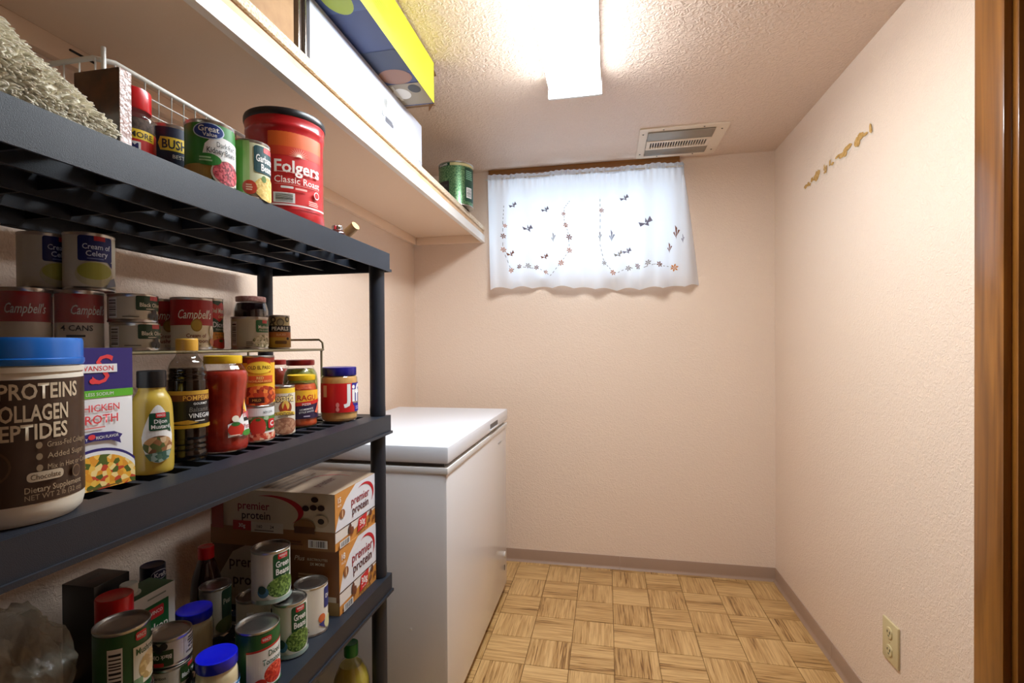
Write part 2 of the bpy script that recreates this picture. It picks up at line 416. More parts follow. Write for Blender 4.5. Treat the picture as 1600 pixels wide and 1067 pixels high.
k = mk('knob', kb, mat('brass', (190, 150, 80), .3, 1), None, 40); k.rotation_euler = (0, -PI/2, 0); k.location = (XR+.082, DY0+.09, .95); k.parent = door; k.matrix_parent_inverse = Matrix.Translation(door.location).inverted()
# vinyl cove base: swept profile with butt joints
def cove(name, pts_runs, axis):
    bm = bmesh.new()
    prof = [(0, .066), (.003, .0665), (.0045, .064), (.0045, .016), (.007, .008), (.013, .002), (.014, 0), (0, 0)]
    for a, b in pts_runs:
        rings = []
        for t in (a, b):
            if axis == 'back': rings.append([bm.verts.new((t, YB-d, z)) for d, z in prof])
            elif axis == 'right': rings.append([bm.verts.new((XR-d, t, z)) for d, z in prof])
            else: rings.append([bm.verts.new((XL+d, t, z)) for d, z in prof])
        n = len(prof)
        for i in range(n): bm.faces.new((rings[0][i], rings[0][(i+1) % n], rings[1][(i+1) % n], rings[1][i]))
        bm.faces.new(rings[0]); bm.faces.new(rings[1])
    return struct(mk(name, bm, M_BASE, None, 50))
cove('baseboard_back', [(XL+.014, .062), (.0632, XR-.004)], 'back')
cove('baseboard_right', [(YB-.004, 2.06), (2.0588, DY1+.084), (DY0-.084, YN)], 'right')
cove('baseboard_left', [(YB, YN)], 'left')
# window behind the curtain
win = struct(bpy.data.objects.new('window_1', None)); COL.objects.link(win); win.location = ((WX0+WX1)/2, YB+.2, WZ0)
MW = mat('window_vinyl', (228, 230, 232), .4)
yf0, yf1 = YB+.16, YB+.2
wpart('window_frame', (WX0, WX0+.04, yf0, yf1, WZ0, WZ1), win, MW); wpart('window_frame', (WX1-.04, WX1, yf0, yf1, WZ0, WZ1), win, MW)
wpart('window_frame', (WX0+.04, WX1-.04, yf0, yf1, WZ0, WZ0+.04), win, MW); wpart('window_frame', (WX0+.04, WX1-.04, yf0, yf1, WZ1-.04, WZ1), win, MW)
xm = (WX0+WX1)/2; wpart('mullion', (xm-.02, xm+.02, yf0+.003, yf1, WZ0+.04, WZ1-.04), win, MW)
wpart('pane', (WX0+.04, xm-.02, YB+.178, YB+.182, WZ0+.04, WZ1-.04), win, M_GLASS, 0); wpart('pane', (xm+.02, WX1-.04, YB+.178, YB+.182, WZ0+.04, WZ1-.04), win, M_GLASS, 0)
struct(boxo('trim_2', (-.628, .366, YB-.03, YB-.0005, 2.098, H-.0005), M_OAKH, None, .003))

# ------------------------------------------------------------------ ceiling light
LX0, LX1, LY0, LY1, LZ = -.194, -.018, .89, 1.802, 2.052
li = thing('ceiling_light', 'glowing white wraparound fluorescent fixture on the ceiling', 'ceiling light', ((LX0+LX1)/2, (LY0+LY1)/2, H))
def lpart(name, d, m, bev=0): return wpart(name, d, li, m, bev)
me_, nt, b = newmat('lit_diffuser'); b.inputs['Base Color'].default_value = (1, 1, 1, 1); b.inputs['Emission Color'].default_value = LAMP_COLOR; b.inputs['Emission Strength'].default_value = LAMP_STRENGTH
lpart('housing', (LX0, LX1, LY0+.012, LY1-.012, LZ+.026, H-.0005), M_WHITE, .003)
bm = bmesh.new(); pr = [(LX0+.002, LZ+.0255), (LX0, LZ+.018), (LX0+.004, LZ+.008), (LX0+.016, LZ), (LX1-.016, LZ), (LX1-.004, LZ+.008), (LX1, LZ+.018), (LX1-.002, LZ+.0255)]
ra = [bm.verts.new((x, LY0+.012, z)) for x, z in pr]; rb = [bm.verts.new((x, LY1-.012, z)) for x, z in pr]
for i in range(8): bm.faces.new((ra[i], ra[(i+1) % 8], rb[(i+1) % 8], rb[i]))
bm.faces.new(ra); bm.faces.new(rb)
d = mk('diffuser', bm, me_, li, 30); d.matrix_parent_inverse = Matrix.Translation(li.location).inverted()
lpart('end_cap', (LX0-.006, LX1+.006, LY1-.012, LY1, LZ-.002, H-.02), M_WHITE, .003); lpart('end_cap', (LX0-.006, LX1+.006, LY0, LY0+.012, LZ-.002, H-.02), M_WHITE, .003)

# ------------------------------------------------------------------ ceiling vent
ve = thing('ceiling_vent', 'cream metal ceiling register with a row of short louvre slots', 'vent', (.335, 2.48, H))
MC = mat('cream_metal', (232, 214, 192), .4); MG = mat('grey_metal_plate', (150, 140, 126), .4, .4); MK = mat('dark_slot', (30, 26, 24), .8)
def vpart(n, d, m, bev=0): return wpart(n, d, ve, m, bev)
bm = bmesh.new(); x0, x1, y0, y1 = .148, .523, 2.305, 2.66
for q in ((x0, .185, y0, y1), (.472, x1, y0, y1), (.185, .472, y0, 2.338), (.185, .472, 2.617, y1)): box(bm, *q, H-.006, H-.0005)
o = mk('frame', bm, MC, ve); o.matrix_parent_inverse = Matrix.Translation(ve.location).inverted()
vpart('face_plate', (.186, .471, 2.339, 2.43, H-.012, H-.006), MG, .002); vpart('face_plate', (.186, .471, 2.53, 2.616, H-.012, H-.006), MG, .002)
vpart('slot_backing', (.186, .471, 2.43, 2.53, H-.004, H-.001), MK)
vpart('louvre_frame', (.186, .471, 2.43, 2.448, H-.014, H-.006), MC, .001); vpart('louvre_frame', (.186, .471, 2.512, 2.53, H-.014, H-.006), MC, .001)
vpart('louvre_frame', (.186, .204, 2.448, 2.512, H-.014, H-.006), MC, .001); vpart('louvre_frame', (.453, .471, 2.448, 2.512, H-.014, H-.006), MC, .001)
for i in range(21): x = .2105+i*.0116; vpart('louvre', (x, x+.0042, 2.448, 2.512, H-.013, H-.006), MC)
for x, y in ((.165, 2.36), (.165, 2.6), (.5, 2.36), (.5, 2.6), (.25, 2.322), (.42, 2.322), (.25, 2.64), (.42, 2.64)):
    o = latheo('screw', [(0, -.0085), (.003, -.008), (.004, -.006), (.004, -.004)], mat('screw_head', (110, 96, 80), .4, .8), ve, 10); o.location = (x-.335, y-2.48, 0)

# ------------------------------------------------------------------ wall outlet
ou = thing('wall_outlet', 'ivory duplex outlet plate low on the right wall', 'outlet', (XR, 1.663, .302))
MI = mat('ivory_plastic', (205, 186, 140), .35)
bm = bmesh.new(); box(bm, -.007, 0, -.041, .041, -.06, .06, bev=.003); mk('plate', bm, MI, ou, 35)
for z in (.026, -.026):
    bm = bmesh.new(); b2 = bmesh.new(); lathe(b2, [(0, .003), (.0155, .003), (.017, .0015), (.017, 0)], 24)
    for v in b2.verts: v.co = Vector((-.007-v.co.z, max(-.0145, min(.0145, v.co.x)), v.co.y+z))
    merge(bm, b2); s = mk('socket', bm, MI, ou, 40)
    for y, hh in ((-.0065, .008), (.0065, .0065)): boxo('slot', (-.0108, -.0095, y-.0012, y+.0012, z+.003-hh/2, z+.003+hh/2), MK, s)
    o = latheo('ground_hole', [(0, 0), (.0026, 0), (.0026, .001)], MK, s, 12); o.rotation_euler = (0, -PI/2, 0); o.location = (-.0098, 0, z-.008)
o = latheo('plate_screw', [(0, .0015), (.0025, .001), (.003, 0)], mat('ivory_screw', (188, 168, 122), .4, .5), ou, 12); o.rotation_euler = (0, -PI/2, 0); o.location = (-.007, 0, 0)

# ------------------------------------------------------------------ chest freezer
fz = thing('chest_freezer', 'white chest freezer with a flat lid standing in the back left corner', 'freezer', (-.74, 1.92, 0))
MFZ = mat('freezer_enamel', (230, 229, 231), .22, coat=.35, bump=(260, .04, 2)); MFL = mat('freezer_lid', (232, 236, 244), .3, coat=.2)
def fpart(n, d, m, bev=0): return wpart(n, d, fz, m, bev)
FX0, FX1, FY0, FY1 = -1.035, -.478, 1.462, 2.385
fpart('cabinet', (FX0, FX1, FY0, FY1, .03, .806), MFZ, .012)
fpart('gasket', (FX0+.012, FX1-.012, FY0+.012, FY1-.012, .806, .818), mat('gasket_grey', (90, 86, 84), .6))
fpart('cabinet_rim', (FX0-.003, FX1+.004, FY0-.003, FY1+.003, .786, .8065), mat('rim_plastic', (226, 224, 222), .35), .004)
bm = bmesh.new(); hy0, hy1 = 2.02, 2.16
lid = fpart('lid', (FX0, FX1+.006, FY0-.004, FY1+.004, .818, .872), MFL, .009)
g = boxo('handle_recess', (FX1+.0055, FX1+.0068, hy0, hy1, .832, .852), mat('recess_grey', (96, 92, 92), .5), lid); 
g2 = boxo('grip', (FX1+.0055, FX1+.0095, hy0-.006, hy1+.006, .8265, .832), MFL, lid, .001)
fpart('base_skirt', (FX0+.02, FX1-.025, FY0+.02, FY1-.02, .004, .03), MK)
for x in (FX0+.06, FX1-.06):
    for y in (FY0+.06, FY1-.06): o = latheo('foot', [(0, 0), (.018, 0), (.02, .004), (.016, .03), (0, .03)], MK, fz, 16); o.location = (x+.74, y-1.92, 0)
o = latheo('drain_cap', [(0, .006), (.011, .006), (.014, .004), (.015, 0)], mat('cap_white', (196, 188, 180), .3), fz, 20); o.rotation_euler = (0, PI/2, 0); o.location = (FX1+.74, 2.325-1.92, .19)
fpart('lock_slot', (FX1, FX1+.001, 2.32, 2.326, .118, .142), MK)
fpart('maker_badge', (FX1, FX1+.0012, 2.20, 2.255, .735, .741), mat('badge_grey', (150, 150, 152), .4))
fpart('body_screw', (-.60, -.594, FY0-.0015, FY0, .30, .306), mat('bright_screw', (230, 226, 220), .3))

# ================================================================== BLACK SHELVING UNIT
UX0, UX1, UY0, UY1 = -1.005, -.60, .33, 1.332
SZ = (1.439, .984, .536, .088)                         # tops of the four shelves
un = thing('shelving_unit', 'black resin four-tier shelving unit holding the groceries', 'shelving unit', ((UX0+UX1)/2, (UY0+UY1)/2, 0))
UI = Matrix.Translation(un.location).inverted()
def shelf_mesh(z):
    bm = bmesh.new(); lip = .05; t = .004; bd = .052
    for q in ((UX1-t, UX1, UY0, UY1), (UX0, UX0+t, UY0, UY1), (UX0+t, UX1-t, UY0, UY0+t), (UX0+t, UX1-t, UY1-t, UY1)): box(bm, *q, z-lip, z-.0002)
    for q in ((UX1-bd, UX1-t, UY0+t, UY1-t), (UX0+t, UX0+bd, UY0+t, UY1-t), (UX0+bd, UX1-bd, UY0+t, UY0+.06), (UX0+bd, UX1-bd, UY1-.06, UY1-t)): box(bm, *q, z-.006, z)
    # rolled bead along the lower edge
    e = .004
    for q in ((UX1, UX1+e, UY0-e, UY1+e), (UX0-e, UX0, UY0-e, UY1+e), (UX0, UX1, UY0-e, UY0), (UX0, UX1, UY1, UY1+e)): box(bm, *q, z-lip-.002, z-lip+.005)
    return bm
def lattice_mesh(z):
    bm = bmesh.new(); bd = .052
    a, b_, c, d_ = UX0+bd, UX1-bd, UY0+.06, UY1-.06
    n = 20
    for i in range(1, n):
        y = c+(d_-c)*i/n; box(bm, a, b_, y-.006, y+.006, z-.012, z-.0006)
    for i in range(1, 5):
        x = a+(b_-a)*i/5; box(bm, x-.005, x+.005, c, d_, z-.0125, z-.001)
    for x in (UX0+.1, (UX0+UX1)/2, UX1-.1): box(bm, x-.003, x+.003, UY0+.01, UY1-.01, z-.042, z-.0125)     # stiffening ribs
    for i in range(1, 8):
        y = UY0+(UY1-UY0)*i/8; box(bm, UX0+.005, UX1-.005, y-.002, y+.002, z-.034, z-.0126)
    return bm
for z in SZ:
    s = mk('shelf', shelf_mesh(z), M_BLACK, un); s.matrix_parent_inverse = UI
    l = mk('lattice', lattice_mesh(z), M_BLACK, s); l.matrix_parent_inverse = Matrix.Identity(4)
px = (UX1-.027, UX0+.027); py = (UY0+.03, UY1-.026)
for x in px:
    for y in py:
        for za, zb in ((SZ[0]-.012, SZ[1]), (SZ[1]-.012, SZ[2]), (SZ[2]-.012, SZ[3])):
            o = latheo('post', [(.0205, zb), (.0215, zb+.004), (.0215, zb+.02), (.0208, zb+.03), (.0208, za-.03), (.0215, za-.02), (.0215, za)], M_BLACK, un, 24); o.location = (x-un.location.x, y-un.location.y, 0)
        o = latheo('foot', [(0, 0), (.022, 0), (.0215, SZ[3]-.012), (0, SZ[3]-.012)], M_BLACK, un, 24); o.location = (x-un.location.x, y-un.location.y, 0)

# ================================================================== WALL SHELF
WSX, WZ = -.657, 1.8305
ws = thing('wall_shelf', 'long painted wooden shelf on cleats high along the left wall', 'shelf', (XL, 1.5, 1.745))
WI = Matrix.Translation(ws.location).inverted()
MP = mat('peach_paint_wood', (242, 214, 186), .5, bump=(60, .1, 3)); MFW = mat('white_paint_wood', (240, 234, 226), .45, bump=(80, .15, 3))
def wsp(n, d, m, bev=0): return wpart(n, d, ws, m, bev)
wsp('shelf_board', (XL+.001, WSX-.008, .1, YB-.001, 1.789, 1.8085), mat('board_tan', (222, 186, 146), .6, var=(14, (206, 168, 124))))
wsp('shelf_underside', (XL+.02, WSX-.02, .1, YB-.02, 1.7865, 1.789), MP)
wsp('fascia', (WSX-.02, WSX, .1, YB-.001, 1.745, 1.784), MFW, .002)
wsp('top_board', (XL+.001, WSX, .1, YB-.001, 1.8085, WZ), mat('particle_board', (198, 168, 128), .8, var=(190, (240, 228, 208))), .001)
wsp('cleat', (XL+.0005, XL+.02, .1, YB-.02, 1.745, 1.7865), MP, .0015); wsp('cleat', (XL+.02, WSX-.02, YB-.02, YB-.0005, 1.745, 1.7865), MP, .0015)
wsp('nail', (XL+.02, XL+.024, .82, .87, 1.772, 1.775), MK)

# ================================================================== builders for groceries
RED, WHT, CRM, BLK = (190, 24, 30), (236, 234, 230), (228, 220, 200), (24, 22, 22)
DGR, GRN, NAVY, YEL, GOLD = (18, 74, 40), (38, 128, 44), (22, 30, 92), (240, 200, 40), (196, 150, 50)
def label_sleeve(t, r, z0, z1, m, n=44):
    return latheo('paper_label', [(r-.0004, z0), (r, z0), (r, z1), (r-.0004, z1)], m, t, n)
def can(label, xy, z, r, h, base, art, s=.3, group=None, name='food_can', cat='can', flip=False, phi=None, body=None):
    t = thing(name, label, cat, (xy[0], xy[1], z), group)
    mb = body or M_STEEL
    latheo('can_body', [(0, .0025), (r*.9, .0025), (r*.95, 0), (r, .0006), (r, .003), (r*.972, .005), (r*.972, h-.005), (r, h-.003), (r, h-.0006)], mb, t)
    latheo('lid', [(r, h-.0006), (r*.985, h), (r*.95, h-.0004), (r*.94, h-.004), (r*.86, h-.004), (r*.83, h-.0032), (r*.7, h-.0036), (r*.66, h-.003), (r*.5, h-.0034), (0, h-.003)], mb, t)
    rl = r*.972+.0005
    m = base if isinstance(base, bpy.types.Material) else mat('paper_%d_%d_%d' % base, base, .42, coat=.15)
    sl = label_sleeve(t, rl, .0055, h-.0055, m)
    if art:
        P = Print(r, h); art(P); f = cyl(rl, facing(xy, s) if phi is None else phi, r)
        if flip:
            g = f; f = lambda u, v, o: g(-u, h-v, o)
        P.wrap('label_print', f, sl)
    return t
def interp(prof):
    def f(z):
        for (r0, z0), (r1, z1) in zip(prof, prof[1:]):
            if z0 <= z <= z1 and z1 > z0: return r0+(r1-r0)*(z-z0)/(z1-z0)
        return prof[-1][0]
    return f
def smooth(prof, n=5):
    """Catmull-Rom through a coarse profile"""
    P = [Vector((r, z)) for r, z in prof]; out = []
    for i in range(len(P)-1):
        p0 = P[max(i-1, 0)]; p1 = P[i]; p2 = P[i+1]; p3 = P[min(i+2, len(P)-1)]
        for k in range(n):
            t = k/n
            q = .5*((2*p1)+(p2-p0)*t+(2*p0-5*p1+4*p2-p3)*t*t+(3*p1-p0-3*p2+p3)*t**3)
            out.append((max(q.x, 0), q.y))
    return out+[tuple(P[-1])]
def lid_prof(r, z0, z1, rib=0):
    return [(0, z0+.001), (r*.97, z0), (r, z0+.0015), (r, z1-.003), (r*.985, z1-.0008), (r*.93, z1), (r*.85, z1-.001), (0, z1-.001)]
def ribbed(name, r, z0, z1, m, parent, n=48, amp=.02):
    bm = bmesh.new(); lathe(bm, lid_prof(r, z0, z1), n)
    for v in bm.verts:
        if math.hypot(v.co.x, v.co.y) > r*.99:
            k = round(math.atan2(v.co.y, v.co.x)/(2*PI)*n)
            f = 1-(amp if k % 2 else 0); v.co.x *= f; v.co.y *= f
    return mk(name, bm, m, parent, 50)
def jar(label, xy, z, prof, fill_top, content, lid, art=None, rr=.035, s=.3, name='glass_jar', cat='jar', glass=None, vstep=None, phi=None, sx=1, sy=1, rotz=0, ribs=True, group=None):
    """prof: outer (r,z) from base to mouth; lid: (r, z0, z1, material)"""
    t = thing(name, label, cat, (xy[0], xy[1], z), group, rotz)
    pf = smooth(prof)
    body = latheo('glass_body' if glass is None else 'bottle_body', [(0, .0012)]+pf, glass or M_GLASS, t, 44, sx=sx, sy=sy)
    if content:
        inn = [(0, .003)]+[(max(r-.0022, .001), max(q, .003)) for r, q in pf if q < fill_top]+[(max(interp(pf)(fill_top)-.0022, .001), fill_top), (0, fill_top)]
        latheo('contents', inn, content, t, 40, sx=sx, sy=sy)
    r, z0, z1, ml = lid
    (ribbed if ribs else lambda n_, a, b_, c, d, e: latheo(n_, lid_prof(a, b_, c), d, e))('lid', r, z0, z1, ml, t)
    if art:
        P = Print(rr, prof[-1][1]); art(P)
        P.wrap('label_print', cyl(interp(pf), (facing(xy, s) if phi is None else phi)-rotz, rr, sx, sy), body, vstep=vstep or .006)
    return t
def carton(name, label, cat, x0, x1, y0, y1, z0, z1, m, arts, part='carton_body', bev=.0012, group=None):
    """arts: {'+x': fn, '-y': fn, '+z': fn} in units of face width and height"""
    t = thing(name, label, cat, ((x0+x1)/2, (y0+y1)/2, z0), group)
    a, b_, h = (x1-x0)/2, (y1-y0)/2, z1-z0
    bd = boxo(part, (-a, a, -b_, b_, 0, h), m, t, bev)
    for k, fn in arts.items():
        if k == '+x': P = Print(2*b_, h); fm = face_map((a, -b_, 0), (0, 1, 0), (0, 0, 1))
        elif k == '-y': P = Print(2*a, h); fm = face_map((-a, -b_, 0), (1, 0, 0), (0, 0, 1))
        elif k == '+z': P = Print(2*b_, 2*a); fm = face_map((a, -b_, h), (0, 1, 0), (-1, 0, 0))
        elif k == '-z': P = Print(2*b_, 2*a); fm = face_map((-a, -b_, 0), (0, 1, 0), (1, 0, 0))
        fn(P); P.wrap('print', fm, bd, ustep=None)
    return t
def store_logo(P, u, v, w=.3, h=.07):
    P.rrect(u-w, v-h, u+w, v+h, (200, 30, 40), .02); P.text('WINCO', u, v+.012, h*1.1, WHT, w*1.6, .02); P.text('FOODS', u, v-h*.62, h*.5, WHT, w*1.0, .01)

# ------------------------------------------------------------------ things on the wall shelf
def white_art(P):
    P.barcode(.54, .50, .59, .74, True, 4); P.rect(.60, .50, .64, .72, (206, 206, 214)); P.ell(.54, .36, .012, .05, (70, 70, 74)); P.ell(.54, .36, .009, .038, WHT); P.text('R', .54, .36, .05, (70, 70, 74))
    P.lines(.56, .24, .66, .36, 3, (110, 110, 116))
wb = carton('white_box', 'long glossy white box lying on the wall shelf', 'box', -1.0, -.664, 1.05, 1.762, WZ+.0003, 1.985, mat('white_gloss_card', (208, 211, 224), .25, coat=.3), {'+x': white_art})
boxo('tape_strip', (.168, .1687, -.35, .35, .008, .02), film_mat('clear_tape', .35), wb)
def yel_art(P):
    P.text('SHOP LIGHT', .45, .72, .11, (90, 96, 20), .25); P.lines(.35, .28, .62, .58, 5, (170, 180, 40))
def blue_art(P):
    P.rect(0, .45, 1, 1, (40, 58, 110)); P.rect(0, .7, .42, 1, (56, 80, 130)); P.ell(.36, .86, .07, .09, (170, 190, 40)); P.rect(.62, .62, .75, 1, (30, 44, 78))
    P.ell(.78, .85, .05, .13, (150, 104, 80)); P.rect(.83, .6, .99, 1, (150, 136, 112)); P.ell(.9, .8, .04, .07, (226, 220, 208)); P.ell(.87, .93, .03, .05, (40, 36, 34)); P.lines(.84, .66, .98, .78, 3, (206, 196, 176))
yb = carton('yellow_box', 'bright yellow and blue printed box overhanging the white box', 'box', -.95, -.562, .78, 1.61, 1.9880, 2.122, mat('yellow_card', (212, 210, 34), .4, coat=.15), {'+x': yel_art})
P = Print(.83, .388); blue_art(P); P.wrap('photo_print', lambda u, v, w: Vector((-.194+v, -.415+u, -w)), [c for c in yb.children if c.name.startswith('carton')][0], ustep=None)
for nm, pts in (('flap', [(-.562, 1.61, 1.987), (-.562, 1.61, 2.12), (-.60, 1.662, 2.12), (-.60, 1.662, 1.987)]), ('flap', [(-.57, 1.611, 1.9865), (-.93, 1.611, 1.9865), (-.93, 1.655, 2.002), (-.57, 1.655, 2.002)]), ('flap', [(-.57, 1.611, 2.12), (-.93, 1.611, 2.12), (-.93, 1.66, 2.105), (-.57, 1.66, 2.105)])):
    bm = bmesh.new(); c = Vector(yb.location); vs = [bm.verts.new(Vector(p)-c) for p in pts]; f = bm.faces.new(vs); bmesh.ops.solidify(bm, geom=[f], thickness=.002); mk(nm, bm, M_CARD, yb)
cb = thing('cardboard_box', 'open brown cardboard box at the near end of the wall shelf', 'box', (-.82, .80, WZ+.0003))
bm = bmesh.new(); w = .003
for q in ((-.16, .155, -.25, .19, 0, w), (.155-w, .155, -.25, .19, w, .15), (-.16, -.16+w, -.25, .19, w, .15), (-.16+w, .155-w, -.25, -.25+w, w, .15), (-.16+w, .155-w, .19-w, .19, w, .15)): box(bm, *q)
mk('box_body', bm, M_CARD, cb)
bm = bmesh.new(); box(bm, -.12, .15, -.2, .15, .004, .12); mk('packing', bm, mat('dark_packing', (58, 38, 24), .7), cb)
pf = thing('picture_frame', 'thin shiny wrapped frame wedged between cardboard and white boxes', 'frame', (-.82, 1.02, WZ+.0003))
boxo('backing', (-.14, .15, -.008, .008, 0, .15), mat('frame_brown', (70, 48, 32), .5), pf, .001)
for y in (-.016, .009): boxo('rail', (-.15, .158, y, y+.007, 0, .153), mat('frame_chrome', (150, 140, 132), .2, .8), pf, .002)
def tin_art(P):
    P.rect(-3.1, .90, 3.1, .97, (16, 60, 40)); P.text('KIRKLAND', -.95, .935, .06, WHT, .8, .02); P.rect(-.45, .905, 1.6, .965, (196, 184, 130))
    P.rect(.42, .1, 1.25, .88, (12, 62, 42)); P.lines(.5, .60, 1.1, .82, 5, (120, 170, 140)); P.barcode(.52, .18, .95, .42, False, 9)
    P.rect(-1.25, .12, -.5, .55, (26, 26, 24)); P.text('DARK', -.85, .44, .09, (70, 70, 66), .6); P.text('ROAST', -.85, .30, .07, (70, 70, 66), .6)
can('green coffee tin overhanging the far end of the wall shelf', (-.703, 2.32), WZ+.0006, .083, .2, mat('green_foil', (44, 92, 60), .28, .5, var=(160, (120, 156, 110))), tin_art, .1, name='coffee_tin', cat='tin')
latheo('small_jar', [(0, 0), (.03, 0), (.032, .004), (.032, .07), (.026, .085), (.028, .09), (.028, .11), (0, .112)], mat('dark_jar', (34, 26, 24), .3), None).location = (-.80, 2.10, WZ+.0006)
tag(bpy.data.objects['small_jar'], 'small dark jar half hidden beside the green coffee tin', 'jar')

# ------------------------------------------------------------------ things on the top black shelf
Z = SZ[0]+.0004
# shaggy rug, folded
rg = thing('shag_rug', 'folded cream shag rug piled at the near end of top shelf', 'rug', (-.79, .402, Z))
def rug_h(x, y):
    t = max(0, min(1, (y+.13)/.27)); e = max(0, min(1, (.165-abs(x))/.05)); e2 = max(0, min(1, (.142-y)/.05))
    return .012+(.104*(1-t**3*.32)+.014*math.sin(y*42+x*9))*math.sqrt(e)*math.sqrt(e2)
bm = bmesh.new(); nx, ny = 26, 24
g = [[None]*(ny+1) for _ in range(nx+1)]
for i in range(nx+1):
    for j in range(ny+1):
        x = -.165+.33*i/nx; y = -.14+.28*j/ny; g[i][j] = bm.verts.new((x, y, rug_h(x, y)))
for i in range(nx):
    for j in range(ny): bm.faces.new((g[i][j], g[i+1][j], g[i+1][j+1], g[i][j+1]))
r_ = bmesh.ops.extrude_face_region(bm, geom=bm.faces[:])
for v in [q for q in r_['geom'] if isinstance(q, bmesh.types.BMVert)]: v.co.z = 0
MR = mat('cream_chenille', (240, 234, 216), .95, var=(60, (228, 220, 198)))
mk('rug_body', bm, MR, rg, 60)
bm = bmesh.new(); rnd = random.Random(3)
def tuft(p, d, L, r):
    d = d.normalized(); s = d.orthogonal().normalized(); w = d.cross(s); rings = []
    for k, (f, q) in enumerate(((0, .7), (.55, 1), (.9, .75))):
        c = p+d*L*f+Vector((0, 0, -.35*L*f*f)); rings.append([bm.verts.new(c+(s*math.cos(a)+w*math.sin(a))*r*q) for a in (0, 1.26, 2.51, 3.77, 5.03)])
    tip = bm.verts.new(p+d*L+Vector((0, 0, -.35*L)))
    for q in [v for rg_ in rings for v in rg_]+[tip]: q.co.z = max(q.co.z, .0006)
    for a, b_ in zip(rings, rings[1:]):
        for k in range(5): bm.faces.new((a[k], a[(k+1) % 5], b_[(k+1) % 5], b_[k]))
    for k in range(5): bm.faces.new((rings[-1][k], rings[-1][(k+1) % 5], tip))
for _ in range(8000):
    x = rnd.uniform(-.16, .163); y = rnd.uniform(-.138, .138); z = rug_h(x, y)
    e = .004; n = Vector((rug_h(x-e, y)-rug_h(x+e, y), rug_h(x, y-e)-rug_h(x, y+e), 2*e)).normalized()
    if x > .12: n += Vector((.8, 0, 0))
    if y > .11: n += Vector((0, .8, 0))
    tuft(Vector((x, y, z-.003)), n+Vector((rnd.gauss(0, .5), rnd.gauss(0, .5), rnd.gauss(0, .2))), rnd.uniform(.010, .017), rnd.uniform(.0014, .0021))
for _ in range(1500):      # fringe along the front and far edges
    if rnd.random() < .6: p = Vector((.163, rnd.uniform(-.138, .138), 0)); d = Vector((1, rnd.gauss(0, .4), rnd.gauss(.1, .4)))
    else: p = Vector((rnd.uniform(-.16, .16), .139, 0)); d = Vector((rnd.gauss(0, .4), 1, rnd.gauss(.1, .4)))
    p.z = rnd.uniform(.004, .06 if p.y < .05 else .03); tuft(p, d, rnd.uniform(.009, .016), rnd.uniform(.0014, .002))
o = mk('pile', bm, MR, rg, 70); o['kind'] = 'stuff'
# wire basket
wbk = thing('wire_basket', 'white coated wire basket behind the cans on top shelf', 'basket', (-.895, .85, Z))
MWR = mat('white_wire', (226, 222, 212), .35)
bx0, bx1, by0, by1, bz = -.095, .095, -.172, .2, .212
tubeo('rim', [(bx0, by0+.02, bz), (bx0+.02, by0, bz), (bx1-.02, by0, bz), (bx1, by0+.02, bz), (bx1, by1-.02, bz), (bx1-.02, by1, bz), (bx0+.02, by1, bz), (bx0, by1-.02, bz)], .0042, MWR, wbk, 10, True)
for x, y in ((bx1-.004, by0+.004), (bx0+.004, by0+.004), (bx1-.004, by1-.004), (bx0+.004, by1-.004)): tubeo('corner_wire', [(x, y, .003), (x, y, bz+.018)], .0035, MWR, wbk)
for k in range(7):
    z = .01+k*.029
    tubeo('side_wire', [(bx1, by0, z), (bx1, by1, z)], .0014, MWR, wbk, 6); tubeo('side_wire', [(bx0, by0, z), (bx0, by1, z)], .0014, MWR, wbk, 6)
for k in range(13):
    y = by0+.02+k*.0277; tubeo('cross_wire', [(bx0, y, bz), (bx0, y, .004), (bx1, y, .004), (bx1, y, bz)], .0014, MWR, wbk, 6)
for k in range(6):
    x = bx0+.016+k*.0316; tubeo('end_wire', [(x, by0, bz), (x, by0, .005), (x, by1, .005), (x, by1, bz)], .0014, MWR, wbk, 6)
# thin dark packet
pk = thing('wrapped_packet', 'thin dark brown packet in clear wrap standing beside the rug', 'packet', (-.715, .59, Z))
boxo('packet_body', (-.022, .055, -.009, .009, 0, .128), mat('packet_brown', (44, 26, 14), .3, coat=.6, var=(60, (70, 40, 20))), pk, .002)
boxo('wrapped_edge', (.0551, .0562, -.0085, .0085, .001, .127), mat('pink_layers', (196, 160, 150), .25, coat=.8, bump=(140, .8, 3), var=(120, (226, 206, 200))), pk)
# pepper jar
def pepper_art(P):
    P.rect(-1.5, .05, 1.5, .32, (24, 20, 20)); P.rect(-1.5, .30, 1.5, .66, (206, 34, 26)); P.rrect(-.95, .52, .95, .66, YEL, .02); P.text('4X MORE', 0, .585, .115, (40, 36, 20), 1.7, .012)
    P.rect(-.25, .34, .25, .48, WHT); P.text('M', 0, .41, .13, NAVY, .35, .03); P.text('PURE GROUND', 0, .235, .075, CRM, 1.3, .01); P.text('BLACK', 0, .14, .075, CRM, .8, .01); P.ell(-.85, .31, .25, .04, CRM)
jar('clear pepper jar with red cap and yellow strip on top shelf', (-.722, .655), Z, [(.029, 0), (.031, .006), (.031, .084), (.029, .094), (.024, .1), (.0235, .105)], .088, mat('ground_pepper', (96, 78, 66), .9, var=(200, (60, 46, 40))), (.0265, .103, .136, mat('red_cap', (206, 20, 26), .3, coat=.3)), pepper_art, .031, .12, name='pepper_jar', ribs=False)
